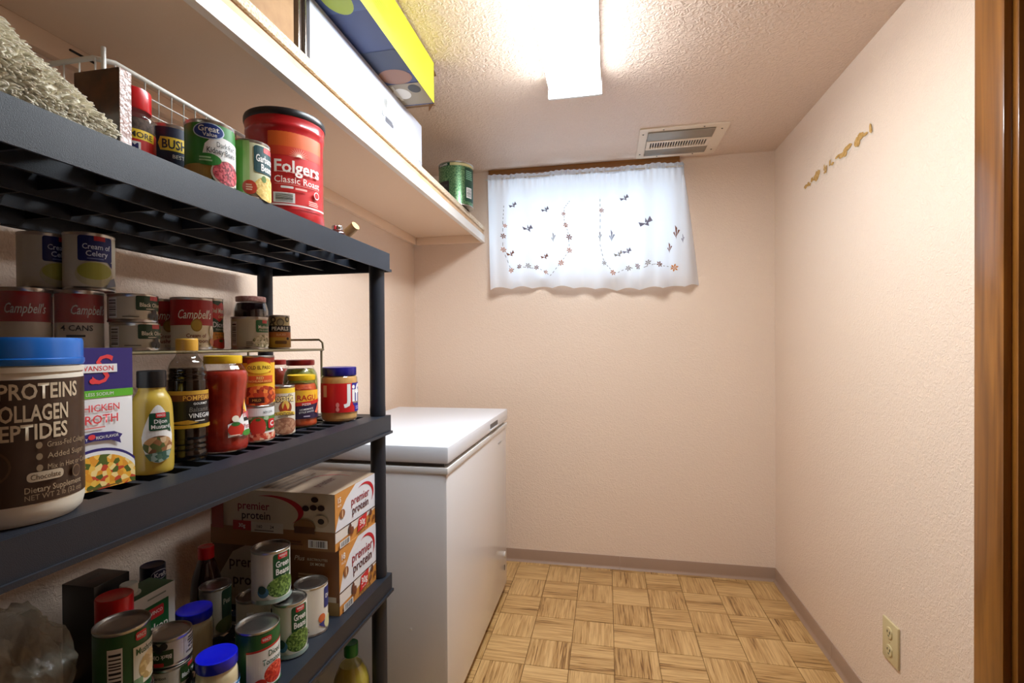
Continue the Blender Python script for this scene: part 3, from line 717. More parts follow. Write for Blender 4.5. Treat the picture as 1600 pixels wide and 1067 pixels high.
def bush_art(P):
    P.poly([(-.75, .60), (.75, .60), (.85, .70), (.75, .80), (-.75, .80), (-.85, .70)], (226, 190, 50)); P.text("BUSH'S", 0, .70, .19, (16, 20, 40), 1.35, .02)
    P.text('BEST', 0, .52, .08, CRM, .6); P.text('Baked', 0, .36, .13, (210, 200, 180), .9, .0, .2); P.text('Beans', 0, .22, .13, (210, 200, 180), .9, .0, .2); P.lines(-.5, .05, .5, .12, 2, (120, 130, 160))
can('navy blue bean can with yellow plaque on top shelf', (-.738, .742), Z, .0355, .112, (22, 30, 56), bush_art, .35)
def kidney_art(P):
    P.rect(-1.6, .03, 0, .30, (176, 140, 66)); P.poly([(-.35, .45), (-.25, .62), (0, .72), (.35, .76), (1.7, .70), (1.7, .05), (.2, .05), (0, .3), (-.25, .36)], WHT)
    P.ell(-.1, .82, .62, .13, (200, 214, 230)); P.ell(-.1, .82, .57, .115, (24, 54, 130)); P.text('Great', -.1, .855, .13, WHT, .8, .015); P.text('Value', -.06, .765, .09, WHT, .6, .012)
    P.text('Dark Red', .62, .63, .12, (30, 30, 30), .85); P.text('Kidney Beans', .45, .525, .125, (30, 30, 30), 1.25, .012)
    P.ell(.62, .19, .66, .21, (214, 200, 180)); P.ell(.65, .20, .62, .19, food('kidney_beans', [(150, 30, 40), (190, 60, 70), (120, 20, 30), (210, 90, 96)], 330)); P.ell(-.15, .37, .52, .095, (44, 128, 44)); P.lines(-.45, .33, .1, .42, 2, (170, 210, 160))
can('green can of kidney beans with blue oval on top shelf edge', (-.642, .724), Z, .037, .101, (36, 124, 40), kidney_art, .05)
def garb_art(P):
    P.rect(-3, .03, -.55, .97, (120, 178, 84)); P.rect(-.55, .03, -.25, .97, (172, 204, 130)); P.rrect(-.05, .46, 1.5, .92, (16, 66, 70), .05); P.rrect(.45, .82, 1.1, .91, (206, 70, 70), .02)
    P.text('Garbanzo', .62, .71, .17, WHT, 1.15, .025); P.text('Beans', .70, .56, .17, WHT, .8, .025); P.ell(.7, .2, .75, .21, food('chickpeas', [(226, 190, 100), (240, 210, 130), (206, 164, 80)], 260)); P.ell(.45, .36, .14, .06, (90, 120, 40))
    P.ell(-.25, .18, .33, .12, (196, 62, 34)); P.lines(-.42, .12, -.08, .24, 3, (240, 200, 170))
can('pale green can of garbanzo beans in front of the red coffee', (-.633, .806), Z, .0345, .103, (216, 214, 176), garb_art, .25)
# big red coffee canister
cf = thing('coffee_canister', 'large red plastic coffee canister with black lid on top shelf', 'canister', (-.691, .995, Z))
r = .083; MRP = mat('red_canister', (176, 20, 26), .3, coat=.35)
prof = [(0, .001), (r*.93, 0), (r*.955, .004), (r*.955, .023), (r*.935, .028), (r*.935, .178), (r*.95, .184), (r*.95, .191), (r*.965, .193), (r*.965, .2), (r*.95, .203), (r*.975, .211), (r*.975, .217)]
bd = latheo('canister_body', prof, MRP, cf, 56)
latheo('lid', [(0, .216), (r*.985, .215), (r, .218), (r, .226), (r*.985, .2295), (r*.95, .23), (r*.93, .2285), (0, .2285)], mat('black_lid', (20, 16, 18), .35), cf, 56)
P = Print(r, .23)
P.rect(-.62, .14, .95, .80, (200, 36, 34)); P.rrect(-.60, .64, .93, .795, (214, 92, 30), .02); P.rect(-.60, .58, .93, .66, (206, 62, 32))
for i in range(13):
    a = PI*i/12; c, s_ = math.cos(a), math.sin(a); P.poly([(.17+.05*c-.008*s_, .575+.015*s_+.002*c), (.17+.27*c, .575+.085*s_), (.17+.05*c+.008*s_, .575+.015*s_-.002*c)], (246, 214, 190))
P.ell(.17, .575, .07, .025, (250, 232, 214), 16, 0, PI); P.text('Folgers', .17, .48, .155, (246, 238, 230), 1.2, .022); P.rect(-.42, .425, .76, .43, (240, 200, 190)); P.text('Classic Roast', .17, .36, .085, (244, 228, 220), 1.2, .008); P.rect(-.42, .315, .76, .319, (230, 150, 140))
P.rrect(-.28, .28, .02, .30, WHT, .008); P.lines(.06, .27, .45, .30, 1, (236, 180, 170)); P.ell(.66, .265, .09, .035, WHT); P.ell(.66, .265, .07, .027, (200, 36, 34)); P.barcode(-.45, .13+.02, .05, .24, False, 2); P.lines(.4, .15, .75, .2, 3, (236, 170, 160))
P.rect(-.62, .125, .95, .14, (236, 210, 206))
P.wrap('label_print', cyl(interp(prof[5-1:6]), facing((-.691, .995), .16), r), bd)
# dowel and dark red bottle at the far end
tubeo('wooden_dowel', [(-.685, 1.298, 1.5145), (-.7125, 1.305, 1.4975), (-.78, 1.315, Z+.0125)], .0128, wood_mat('dowel_wood', (190, 150, 92), (216, 180, 124), 'X', .6, .6, 0), None, 20)
tag(bpy.data.objects['wooden_dowel'], 'round light wooden dowel end sticking up at the far shelf corner', 'dowel')
sb = thing('small_bottle', 'small dark red bottle with shiny cap beside the wooden dowel', 'bottle', (-.657, 1.150, Z))
latheo('bottle_body', [(0, 0), (.018, 0), (.02, .003), (.02, .018), (.016, .026), (.011, .029)], mat('dark_red_glass', (60, 14, 16), .1, coat=.8), sb, 28); latheo('cap', lid_prof(.013, .028, .038), mat('chrome_cap', (200, 200, 204), .15, 1), sb, 24)

# ================================================================== MIDDLE SHELF
Z = SZ[1]+.0004
# wire riser rack
RX0, RX1, RY0, RY1, RZ = -.99, -.757, .46, 1.247, 1.1725
rk = thing('riser_rack', 'beige wire riser rack carrying the upper row of cans', 'rack', ((RX0+RX1)/2, (RY0+RY1)/2, Z))
RI = Matrix.Translation(rk.location).inverted(); MRK = mat('beige_wire', (156, 142, 108), .4, .3)
def rkp(n, pts, r, closed=False, k=8):
    o = tubeo(n, pts, r, MRK, rk, k, closed); o.matrix_parent_inverse = RI; return o
rkp('rim', [(RX0, RY0, RZ-.003), (RX1, RY0, RZ-.003), (RX1, RY1, RZ-.003), (RX0, RY1, RZ-.003)], .003, True)
for i in range(46):
    y = RY0+.01+i*(RY1-RY0-.02)/45; rkp('deck_wire', [(RX0, y, RZ-.0016), (RX1, y, RZ-.0016)], .0015, k=5)
for x in (RX0+.06, RX0+.13): rkp('long_wire', [(x, RY0, RZ-.0045), (x, RY1, RZ-.0045)], .002, k=6)
for y in (RY0+.03, RY1-.004):
    for x in (RX0+.004, RX1-.003): rkp('leg', [(x, y, RZ-.004), (x, y, SZ[1]+.0034)], .003)
rkp('end_rail', [(RX1, RY1-.001, RZ), (RX1-.002, RY1, RZ+.016), (RX1-.012, RY1, RZ+.024), (RX0+.012, RY1, RZ+.024), (RX0+.002, RY1, RZ+.016), (RX0, RY1-.001, RZ)], .0028)
# --- collagen tub
def tub_art(P):
    B = (62, 40, 24); C = (206, 186, 156)
    P.text('VITAL PROTEINS', -.16, .715, .115, C, 2.0, .022); P.text('COLLAGEN', .06, .60, .12, C, 1.12, .022); P.text('PEPTIDES', .06, .50, .115, C, 1.08, .022)
    for i, t_ in enumerate(('Grass-Fed Collagen', 'Added Sugar', 'Mix in Hot or Cold')):
        P.ell(.15, .425-i*.06, .045, .018, (150, 128, 100)); P.text(t_, .26, .425-i*.06, .042, (160, 138, 108), .8, 0, 0, 0, 'l')
    P.rrect(-.02, .235, .50, .285, (190, 172, 146), .02); P.text('Chocolate', .24, .26, .042, (70, 50, 30), .42); P.ell(.75, .25, .09, .035, (120, 96, 70)); P.ell(.75, .25, .075, .028, B)
    P.text('Dietary Supplement', .40, .195, .045, (170, 148, 118), .9, .005); P.text('NET WT 2 lb (32 oz)', .40, .155, .04, (150, 128, 100), .9); P.ell(-.55, .33, .35, .1, (80, 56, 36)); P.ell(-.55, .33, .32, .088, B)
tb = thing('protein_tub', 'large brown supplement tub with bright blue lid at shelf edge', 'tub', (-.672, .4585, Z))
r = .063; MWT = mat('tub_white', (222, 212, 194), .4)
bd = latheo('tub_body', [(0, .001), (r*.86, 0), (r*.95, .006), (r*.985, .016), (r*.985, .162), (r*.96, .167), (r*.93, .171), (r*.93, .178)], MWT, tb, 56)
sl = latheo('paper_label', [(r*.985, .024), (r*.985+.0006, .024), (r*.985+.0006, .160), (r*.985, .160)], mat('tub_label', (62, 40, 24), .4), tb, 56)
latheo('lid', [(0, .176), (r*.99, .175), (r*1.01, .178), (r*1.01, .182), (r*.99, .183), (r*.99, .202), (r*.97, .206), (0, .206)], mat('blue_lid', (8, 104, 196), .3, coat=.3), tb, 56)
latheo('neck_ring', [(r*.9, .1675), (r*1.0, .1675), (r*1.0, .1735), (r*.9, .1735)], MWT, tb, 56)
P = Print(r, .206); tub_art(P); P.wrap('label_print', cyl(r*.985+.0006, facing((-.672, .4585), .16), r), sl)
# --- broth carton (front turned towards the room)
def swan_art(P):
    V = (44, 32, 110); R_ = (226, 62, 66)
    P.rect(0, .70, 1, 1, V); P.rect(0, .645, 1, .70, (96, 180, 40)); P.text('60% LESS SODIUM', .45, .672, .032, WHT, .75)
    P.text('S', .55, .85, .30, R_, .5, .0, .25); P.ell(.42, .765, .05, .02, R_)
    P.rect(.0, .825, .76, .885, WHT); P.text('SWANSON', .45, .855, .05, R_, .58, .006)
    P.text('CHICKEN', .48, .575, .07, R_, .68, .006); P.text('BROTH', .48, .495, .085, R_, .70, .012); P.lines(.0, .43, .74, .445, 1, (230, 120, 110))
    P.poly([(.02, .33), (.1, .38), (.4, .405), (.7, .395), (.82, .365), (.78, .34), (.80, .30), (.66, .335), (.4, .345), (.14, .325), (.02, .28)], V); P.text('FULL BODY', .18, .36, .03, WHT, .3, .004); P.text('RICH FLAVOR', .6, .365, .03, WHT, .32, .004); P.ell(.38, .375, .05, .018, R_)
    for cy_, ru_, rv_, c_ in ((.04, .66, .25, V), (.03, .645, .24, WHT)):
        P.poly([(max(.002, min(.998, .45+ru_*math.cos(a))), cy_+rv_*math.sin(a)) for a in [.1+(PI-.2)*i/30 for i in range(31)]], c_)
    q = [(max(0, min(1, .45+.62*math.cos(a))), max(0, .0+.245*math.sin(a))) for a in [PI*i/24 for i in range(25)]]; P.poly(q, food('noodle_soup', [(236, 170, 50), (240, 190, 80), (226, 150, 40), (244, 214, 140), (80, 96, 30), (200, 70, 40), (238, 178, 60)], 150))
    P.lines(.3, .005, .95, .02, 1, (120, 90, 40))
t = carton('broth_carton', 'tall purple and white chicken broth carton beside the tub', 'carton', -.0325, .0325, -.047, .047, 0, .194, mat('carton_white', (232, 230, 230), .35, coat=.2), {'+x': swan_art})
t.location = (-.7185, .572, Z); t.rotation_euler = (0, 0, math.radians(-5))
# --- mustard bottle
def must_art(P):
    P.poly([(.75*math.cos(a)*(1 if math.sin(a) < 0 else 1-.35*math.sin(a)), .43+(.36 if math.sin(a) > 0 else .30)*math.sin(a)) for a in [2*PI*i/28 for i in range(28)]], WHT)
    P.rrect(-.42, .50, .62, .70, (14, 74, 50), .02); P.poly([(.4, .505), (.62, .505), (.62, .47)], (14, 74, 50)); P.rrect(-.12, .645, .36, .70, (200, 30, 40), .01); P.text('WINCO', .12, .672, .04, WHT, .38, .01)
    P.text('Dijon', .1, .605, .065, WHT, .6, .014); P.text('Mustard', .1, .545, .065, WHT, .85, .014)
    P.ell(.0, .33, .68, .11, food('sandwich', [(150, 100, 60), (196, 150, 100), (120, 76, 44), (220, 190, 150), (90, 100, 50)], 120)); P.poly([(-.6, .24), (.6, .27), (.45, .17), (0, .135), (-.4, .165)], food('herbs', [(60, 96, 80), (150, 170, 160), (90, 120, 96)], 150))
jar('yellow dijon mustard squeeze bottle with black cap', (-.699, .664), Z, [(.0255, 0), (.0285, .006), (.029, .05), (.028, .09), (.0255, .112), (.0185, .126), (.0175, .134)], .12, None, (.0195, .132, .158, mat('black_cap', (22, 22, 24), .35)), must_art, .029, .28, name='mustard_bottle', cat='bottle', glass=mat('mustard_plastic', (190, 160, 62), .25, coat=.4))
# --- balsamic vinegar
def vin_art(P):
    P.rect(-1.5, .30, 1.6, .60, (18, 16, 16)); P.rect(-1.5, .585, 1.6, .625, GOLD); P.rect(-1.5, .535, 1.6, .59, (110, 54, 20)); P.text('POMPEIAN', .25, .562, .06, (222, 170, 70), 1.55, .014)
    P.text('GOURMET', .35, .51, .028, WHT, .8, .006); P.text('Balsamic', .3, .46, .06, (120, 116, 110), 1.1, 0, .15); P.text('VINEGAR', .35, .405, .055, WHT, 1.25, .01); P.lines(.0, .35, .7, .365, 1, (220, 214, 200)); P.rect(-1.5, .295, 1.6, .325, (200, 156, 40)); P.poly([(-1.4, .345), (-.3, .37), (.2, .345), (-.3, .33)], GOLD)
vp = [(.028, 0), (.031, .005), (.031, .014), (.0298, .018), (.031, .022), (.0298, .027), (.031, .031), (.0298, .036), (.031, .041), (.031, .052), (.031, .13), (.0305, .136), (.0292, .14), (.0302, .145), (.0285, .15), (.029, .155), (.025, .167), (.0175, .178), (.0155, .186), (.0155, .192)]
jar('dark balsamic vinegar bottle with gold screw cap', (-.716, .750), Z, vp, .158, mat('balsamic', (20, 10, 8), .15), (.017, .188, .209, mat('gold_cap', (214, 160, 58), .35)), vin_art, .031, .32, name='vinegar_bottle', cat='bottle', glass=glass_mat('bottle_glass', (226, 222, 216)))
# --- large pasta sauce jar
def pasta_art(P):
    P.poly([(.10, .17), (1.3, .17), (1.3, .33), (1.15, .5), (1.0, .56), (.85, .42), (.6, .36), (.4, .40), (.3, .33), (.1, .31)], WHT); P.poly([(.85, .42), (1.0, .58), (1.15, .42)], (240, 190, 60))
    P.rect(.85, .33, 1.3, .37, BLK); P.text('Prego', 1.12, .42, .12, (214, 60, 80), .6, .02, .2); P.text('Pizza', 1.05, .275, .07, (180, 60, 70), .5); P.ell(.45, .25, .36, .075, (206, 48, 30)); P.ell(.42, .31, .2, .022, (40, 100, 36)); P.ell(1.0, .20, .3, .035, (70, 140, 50)); P.ell(.42, .37, .16, .035, (236, 226, 206)); P.lines(.15, .18, .7, .2, 1, (240, 220, 200))
MSA = mat('tomato_sauce', (184, 46, 22), .35, var=(90, (162, 34, 15)))
jp = [(.036, 0), (.0425, .005), (.043, .03), (.042, .05), (.0385, .085), (.040, .112), (.0428, .135), (.0415, .147), (.035, .158), (.031, .163), (.031, .167)]
pj = jar('big red pasta sauce jar with yellow lid', (-.711, .828), Z, jp, .149, MSA, (.0325, .163, .178, mat('yellow_lid', (228, 184, 30), .35)), pasta_art, .043, .06, name='sauce_jar')
P = Print(.043, .167); P.rrect(-1.15, .20, -.85, .50, (196, 150, 110), .02); P.lines(-1.1, .22, -.9, .48, 8, (120, 60, 30)); P.wrap('side_label', cyl(interp(smooth(jp)), facing((-.711, .828), .25), .043), pj.children[0], vstep=.006)
# --- enchilada can on tomato can
def oep_art(P):
    P.rect(-3.1, .86, 3.1, .96, (130, 36, 20)); P.rect(-1.4, .04, 1.4, .86, (236, 176, 40)); P.poly([(-.62, .66), (-.62, .92), (-.4, .95), (0, .98), (.4, .95), (.62, .92), (.62, .66)], (176, 50, 24)); P.ell(0, .76, .72, .13, (226, 160, 30)); P.ell(0, .76, .68, .115, (244, 204, 60)); P.text('OLD EL PASO', 0, .765, .1, (96, 44, 16), 1.2, .015)
    P.rect(-.75, .46, .75, .60, (214, 84, 34)); P.text('RED', 0, .555, .075, (244, 210, 120), .5, .012); P.text('ENCHILADA SAUCE', 0, .49, .055, (244, 210, 120), 1.2, .006); P.ell(0, .2, 1.1, .2, food('enchilada', [(190, 60, 24), (220, 96, 40), (150, 40, 16), (236, 140, 60)], 130)); P.rect(-.55, .05, .2, .17, (70, 24, 14)); P.text('MILD', -.18, .11, .07, (236, 180, 80), .5)
def tomcan_art(P):
    P.rect(-3.1, .72, 3.1, .94, (236, 236, 234)); P.rect(-1.6, .30, 1.6, .70, food('leaves', [(56, 96, 40), (90, 130, 60), (40, 70, 30), (170, 190, 150)], 130)); P.ell(.05, .42, .42, .26, (206, 58, 44)); P.ell(.05, .62, .14, .04, (70, 110, 40)); P.rect(-1.4, .06, 1.6, .24, food('chopped_tomato', [(206, 70, 50), (226, 120, 90), (180, 50, 36), (236, 190, 160)], 160)); P.text('NEW LOOK', .62, .82, .09, BLK, .6, .01); P.rrect(.6, .36, 1.1, .62, (206, 30, 40), .04); P.text('C', .85, .49, .2, WHT, .4, .03)
c_ = (-.7195, .926)
can('short tomato can with white label under the enchilada can', c_, Z, .0365, .074, (226, 226, 220), tomcan_art, .1)
can('yellow and red enchilada sauce can stacked on the tomato can', (c_[0]-.002, c_[1]+.003), Z+.0745, .0375, .101, (150, 44, 24), oep_art, .25)
def ros_art(P):
    P.rect(-3.1, .85, 3.1, .95, (240, 200, 60)); P.rect(-3.1, .03, 3.1, .85, (222, 210, 190)); P.text('Rosarita', .05, .76, .21, (84, 40, 14), 1.75, .075); P.text('Rosarita', .05, .76, .21, (248, 226, 160), 1.75, .02); P.ell(.15, .56, .5, .13, (150, 60, 30)); P.ell(.15, .6, .28, .1, (236, 190, 90)); P.poly([(-.1, .5), (.1, .66), (.32, .5)], (190, 60, 30))
    P.poly([(-.95, .40), (-.8, .46), (.1, .50), (.95, .46), (1.05, .40), (.1, .42)], (240, 200, 80)); P.text('TRADITIONAL', .08, .435, .085, (84, 40, 16), 1.5, .012); P.lines(-.4, .36, .5, .39, 1, (120, 90, 60)); P.ell(.1, .19, 1.0, .17, (150, 96, 72)); P.ell(.1, .19, .92, .15, food('refried_beans', [(166, 112, 84), (190, 140, 108), (150, 96, 72)], 190))
can('refried beans can with yellow and cream label', (-.7125, 1.003), Z, .0278, .108, (222, 210, 190), ros_art, .15)
def ragu_art(P):
    P.rect(-1.5, .18, 1.6, .74, (44, 26, 60)); P.rect(-1.5, .52, 1.6, .76, (238, 178, 44)); P.text('RAGU', .25, .61, .15, (190, 36, 24), 1.35, .025); P.poly([(-1.5, .41), (1.6, .50), (1.6, .575), (-1.5, .485)], (206, 40, 30)); P.text('PIZZA', .2, .475, .065, WHT, .8, .01, 0, .05); P.text('HOMEMADE', .2, .375, .05, WHT, .85, .008, 0, .1); P.text('STYLE SAUCE', .2, .32, .05, WHT, 1.0, .008, 0, .1); P.poly([(.75, .30), (1.15, .52), (1.2, .36), (1.0, .27)], (230, 110, 80)); P.lines(0, .21, .5, .25, 1, (190, 180, 200))
rp_ = [(.031, 0), (.0365, .005), (.037, .02), (.0365, .085), (.0355, .095), (.032, .106), (.0305, .112), (.0305, .117)]
jar('small pizza sauce jar with yellow lid and orange label', (-.735, 1.112), Z, rp_, .103, mat('pizza_sauce', (206, 92, 40), .35, var=(90, (180, 64, 26))), (.0325, .112, .125, MATS['yellow_lid']), ragu_art, .037, .12, name='sauce_jar')
sp_ = [(.036, 0), (.042, .006), (.0425, .05), (.0425, .1), (.039, .122), (.0305, .138), (.03, .146)]
MRL = mat('red_lid', (186, 26, 30), .35, coat=.2)
jar('red salsa jar with red lid under the riser rack', (-.922, 1.268), Z, sp_, .132, mat('red_salsa', (206, 72, 36), .4, var=(120, (176, 52, 26))), (.032, .143, .157, MRL), None, name='salsa_jar')
jar('green salsa jar with red lid beside the rack leg', (-.818, 1.235), Z, [(r_*1.06, z_) for r_, z_ in sp_], .134, mat('green_salsa', (164, 164, 60), .4, var=(120, (136, 138, 44))), (.036, .143, .158, MRL), None, name='salsa_jar')
def jif_art(P):
    P.rect(-1.6, .20, 1.9, .80, (202, 20, 26)); P.poly([(.52, .80), (1.9, .80), (1.9, .20), (.72, .20), (.72, .30), (.58, .36), (.58, .44), (.52, .44)], (34, 26, 140)); P.text('Jif', .62, .60, .50, WHT, 1.45, .03); P.text('EXTRA CRUNCHY', .98, .395, .05, (244, 210, 90), .7, .006); P.lines(.8, .24, 1.3, .32, 2, (150, 150, 220)); P.rrect(-1.15, .52, -.9, .76, (220, 190, 150), .01); P.ell(-.3, .36, .09, .05, (236, 150, 140)); P.ell(-.3, .27, .09, .045, (236, 150, 140))
jj = [(.04, 0), (.0445, .006), (.046, .02), (.046, .105), (.0445, .113), (.0415, .118), (.0415, .124)]
jar('peanut butter jar with dark blue lid at the far shelf end', (-.690, 1.212), Z, jj, .116, mat('peanut_butter', (208, 156, 86), .5, var=(60, (222, 174, 106))), (.0435, .118, .140, mat('dark_blue_lid', (24, 22, 128), .3, coat=.2)), jif_art, .046, .2, name='peanut_butter_jar')

# ------------------------------------------------------------------ upper row on the riser rack
Z = RZ+.0003
SOUPR = (166, 22, 28)
def soup_art(kind):
    def f(P):
        P.rect(-3.1, .47, 3.1, .95, SOUPR); P.text("Campbell's", .1, .68, .24, WHT, 1.75, .008, .35); P.ell(.1, .47, .27, .12, (150, 120, 40)); P.ell(.1, .47, .22, .095, (176, 146, 60))
        P.text('Cream of', .1, .275, .105, (120, 30, 26), .95, .012); P.text('Mushroom', .1, .175, .11, (120, 30, 26), 1.2, .012); P.text('SOUP', .1, .08, .06, (120, 80, 60), .4); P.ell(.98, .36, .2, .1, (236, 226, 210)); P.poly([(.93, .22), (1.03, .22), (1.02, .34), (.94, .34)], (226, 214, 196)); P.ell(.98, .15, .2, .075, (190, 120, 84))
    return f
can('red and white mushroom soup can above the vinegar bottle', (-.805, .856), Z, .036, .102, (226, 218, 202), soup_art(0), .12)
can('red and white soup can behind the mushroom soup can', (-.889, .868), Z, .036, .102, (226, 218, 202), soup_art(0), .25)
fp = thing('soup_four_pack', 'shrink-wrapped pack of four red and white soup cans', 'can pack', (-.915, .684, Z), None, math.radians(-38))
for i, (x, y) in enumerate(((.0335, .0335), (.0335, -.0335), (-.0335, .0335), (-.0335, -.0335))):
    bm = bmesh.new(); r, h = .033, .1
    lathe(bm, [(0, .0025), (r*.94, .0025), (r, 0), (r, .004), (r*.975, .006), (r*.975, .047)], 32, 1, x, y); lathe(bm, [(r*.975, .047), (r*.975, .094)], 32, 0, x, y); lathe(bm, [(r*.975, .094), (r, .096), (r, .1), (r*.94, .1), (r*.93, .096), (0, .097)], 32, 2, x, y)
    o = mk('soup_can', bm, [ink(SOUPR), ink((222, 214, 198)), M_STEEL], fp, 40)
    if x > 0:
        P = Print(r, h); P.text("Campbell's", 0, .68, .22, WHT, 1.6, .008, .35); f_ = cyl(r*.975, .1 if y < 0 else .45, r); P.wrap('label_print', lambda u, v, w, f_=f_, x=x, y=y: Vector(f_(u, v, w))+Vector((x, y, 0)), o)
boxo('shrink_film', (-.0675, .0675, -.0675, .0675, .0003, .1006), film_mat('shrink_wrap', .10), fp, .02)
P = Print(.135, .1); P.text('4 CANS', .72, .38, .13, (20, 20, 20), .3, .01); P.lines(.62, .22, .85, .28, 1, (40, 40, 40)); P.wrap('film_print', face_map((.0678, -.0675, 0), (0, 1, 0), (0, 0, 1)), fp, None)
def celery_art(P):
    P.rrect(-.55, .50, .85, .94, (24, 34, 100), .04); P.poly([(.6, .5), (.85, .5), (.85, .40)], (24, 34, 100)); P.rect(.05, .86, .5, .94, (190, 40, 46)); P.text('Cream of', .18, .755, .13, (214, 220, 236), 1.1, .012); P.text('Celery', .18, .635, .13, (214, 220, 236), .85, .012); P.lines(-.2, .53, .6, .56, 1, (120, 130, 180)); P.ell(.1, .28, .75, .22, (196, 190, 150)); P.ell(.1, .33, .66, .15, (172, 170, 70)); P.poly([(.5, .05), (1.1, .1), (.95, .24), (.7, .2)], (140, 146, 160))
CH = .1012
can('cream of celery can with blue panel, front of the pair on the soup pack', (-.862, .702), Z+CH, .0355, .095, (214, 208, 190), celery_art, .12)
can('cream of celery can half hidden behind its twin on the soup pack', (-.932, .684), Z+CH, .0355, .095, (214, 208, 190), celery_art, .45)
def olive_art(P):
    P.barcode(-1.25, .15, -.75, .85, False, 6); P.rrect(.0, .42, 1.35, .93, (28, 62, 36), .05); P.rect(.6, .78, 1.1, .93, (200, 60, 60)); P.text('Black Olives', .72, .62, .2, CRM, 1.15, .02); P.lines(.4, .45, 1.0, .5, 1, CRM)
    for dx, dv in ((.55, .22), (.72, .36), (.85, .2)): P.ell(dx+.1, dv, .14, .12, (40, 36, 40))
    P.lines(-.5, .16, .3, .22, 1, (110, 104, 90))
GO = 'black olive cans on the riser rack'
can('lower of two stacked short black olive cans on the rack', (-.811, .739), Z, .0365, .0485, (206, 198, 178), olive_art, .1, GO)
can('upper of two stacked short black olive cans on the rack', (-.8125, .737), Z+.0488, .0365, .0485, (206, 198, 178), olive_art, .1, GO)
def delm_art(P):
    P.poly([(-.75, .80), (-.5, .90), (-.1, .86), (.2, .93), (.6, .88), (.8, .78), (.65, .66), (.2, .58), (0, .54), (-.3, .60), (-.7, .66)], (196, 40, 34)); P.text('Del Monte', .05, .76, .13, CRM, 1.25, .02); P.text('Quality', .2, .645, .07, (240, 200, 120), .6, 0, .2); P.text('Diced', 0, .49, .15, WHT, .95, .012); P.text('TOMATOES', .1, .39, .05, CRM, .8); P.rect(-3.1, .03, 3.1, .34, (226, 150, 50)); P.text('Basil, Garlic', .1, .30, .055, (80, 40, 10), .9); P.text('& Oregano', .1, .24, .055, (80, 40, 10), .7); P.ell(.15, .12, .7, .1, (196, 50, 28)); P.ell(.1, .17, .2, .03, (60, 90, 30))
can('green and red diced tomato can behind the mushroom soup', (-.868, .962), Z, .0335, .112, (24, 62, 36), delm_art, .75)
def mush_art(P):
    P.barcode(-1.25, .12, -.85, .85, False, 8); P.rrect(.22, .52, 1.4, .9, (26, 100, 44), .04); P.rect(.6, .8, 1.0, .9, (200, 60, 50)); P.text('Mushrooms', .85, .69, .14, CRM, 1.0, .02); P.text('PIECES & STEMS', .85, .585, .07, CRM, .9); P.ell(.75, .25, .72, .2, food('mushrooms', [(206, 196, 160), (180, 168, 130), (226, 218, 190), (110, 110, 70)], 220)); P.lines(-.3, .1, .1, .25, 3, (120, 112, 96))
can('squat mushroom can with green panel in front of the jam', (-.800, 1.014), Z, .0385, .073, (202, 192, 166), mush_art, .12)
def jam_art(P):
    P.poly([(-1.2, .10), (1.4, .10), (1.4, .46), (.9, .54), (.2, .58), (-.5, .54), (-1.2, .46)], (206, 196, 166)); P.text("SMUCKER'S", .25, .49, .085, (90, 30, 40), 1.4, .012)
jm = [(.034, 0), (.0395, .006), (.04, .03), (.04, .09), (.038, .104), (.034, .119), (.033, .124)]
jar('dark jam jar with pinkish lid behind the squat mushroom can', (-.885, 1.127), Z, jm, .115, mat('dark_jam', (32, 6, 12), .2), (.035, .119, .132, mat('checked_lid', (176, 110, 104), .4, var=(150, (214, 170, 160)))), jam_art, .04, .2, name='jam_jar')
def pearl_art(P):
    for u, v in ((-.6, .86), (.75, .88), (-.7, .7)): P.ell(u, v, .26, .09, (90, 80, 60)); P.ell(u, v, .13, .045, (200, 180, 130))
    P.ell(.05, .78, .33, .12, (110, 98, 74)); P.ell(.05, .78, .24, .085, (160, 146, 110)); P.rect(-3.1, .50, 3.1, .69, (34, 24, 18)); P.text('PEARLS', .05, .60, .15, CRM, 1.5, .025); P.rect(-3.1, .34, 3.1, .50, (196, 110, 40)); P.text('SLICED', .1, .42, .09, (240, 200, 140), .8); P.rect(-3.1, .04, 3.1, .34, (206, 156, 50)); P.rrect(-.4, .14, .6, .24, (120, 80, 26), .03); P.ell(.7, .3, .14, .04, (60, 44, 24))
can('small gold and black olive can at the far end of rack', (-.853, 1.192), Z, .0272, .088, (206, 186, 130), pearl_art, .1)

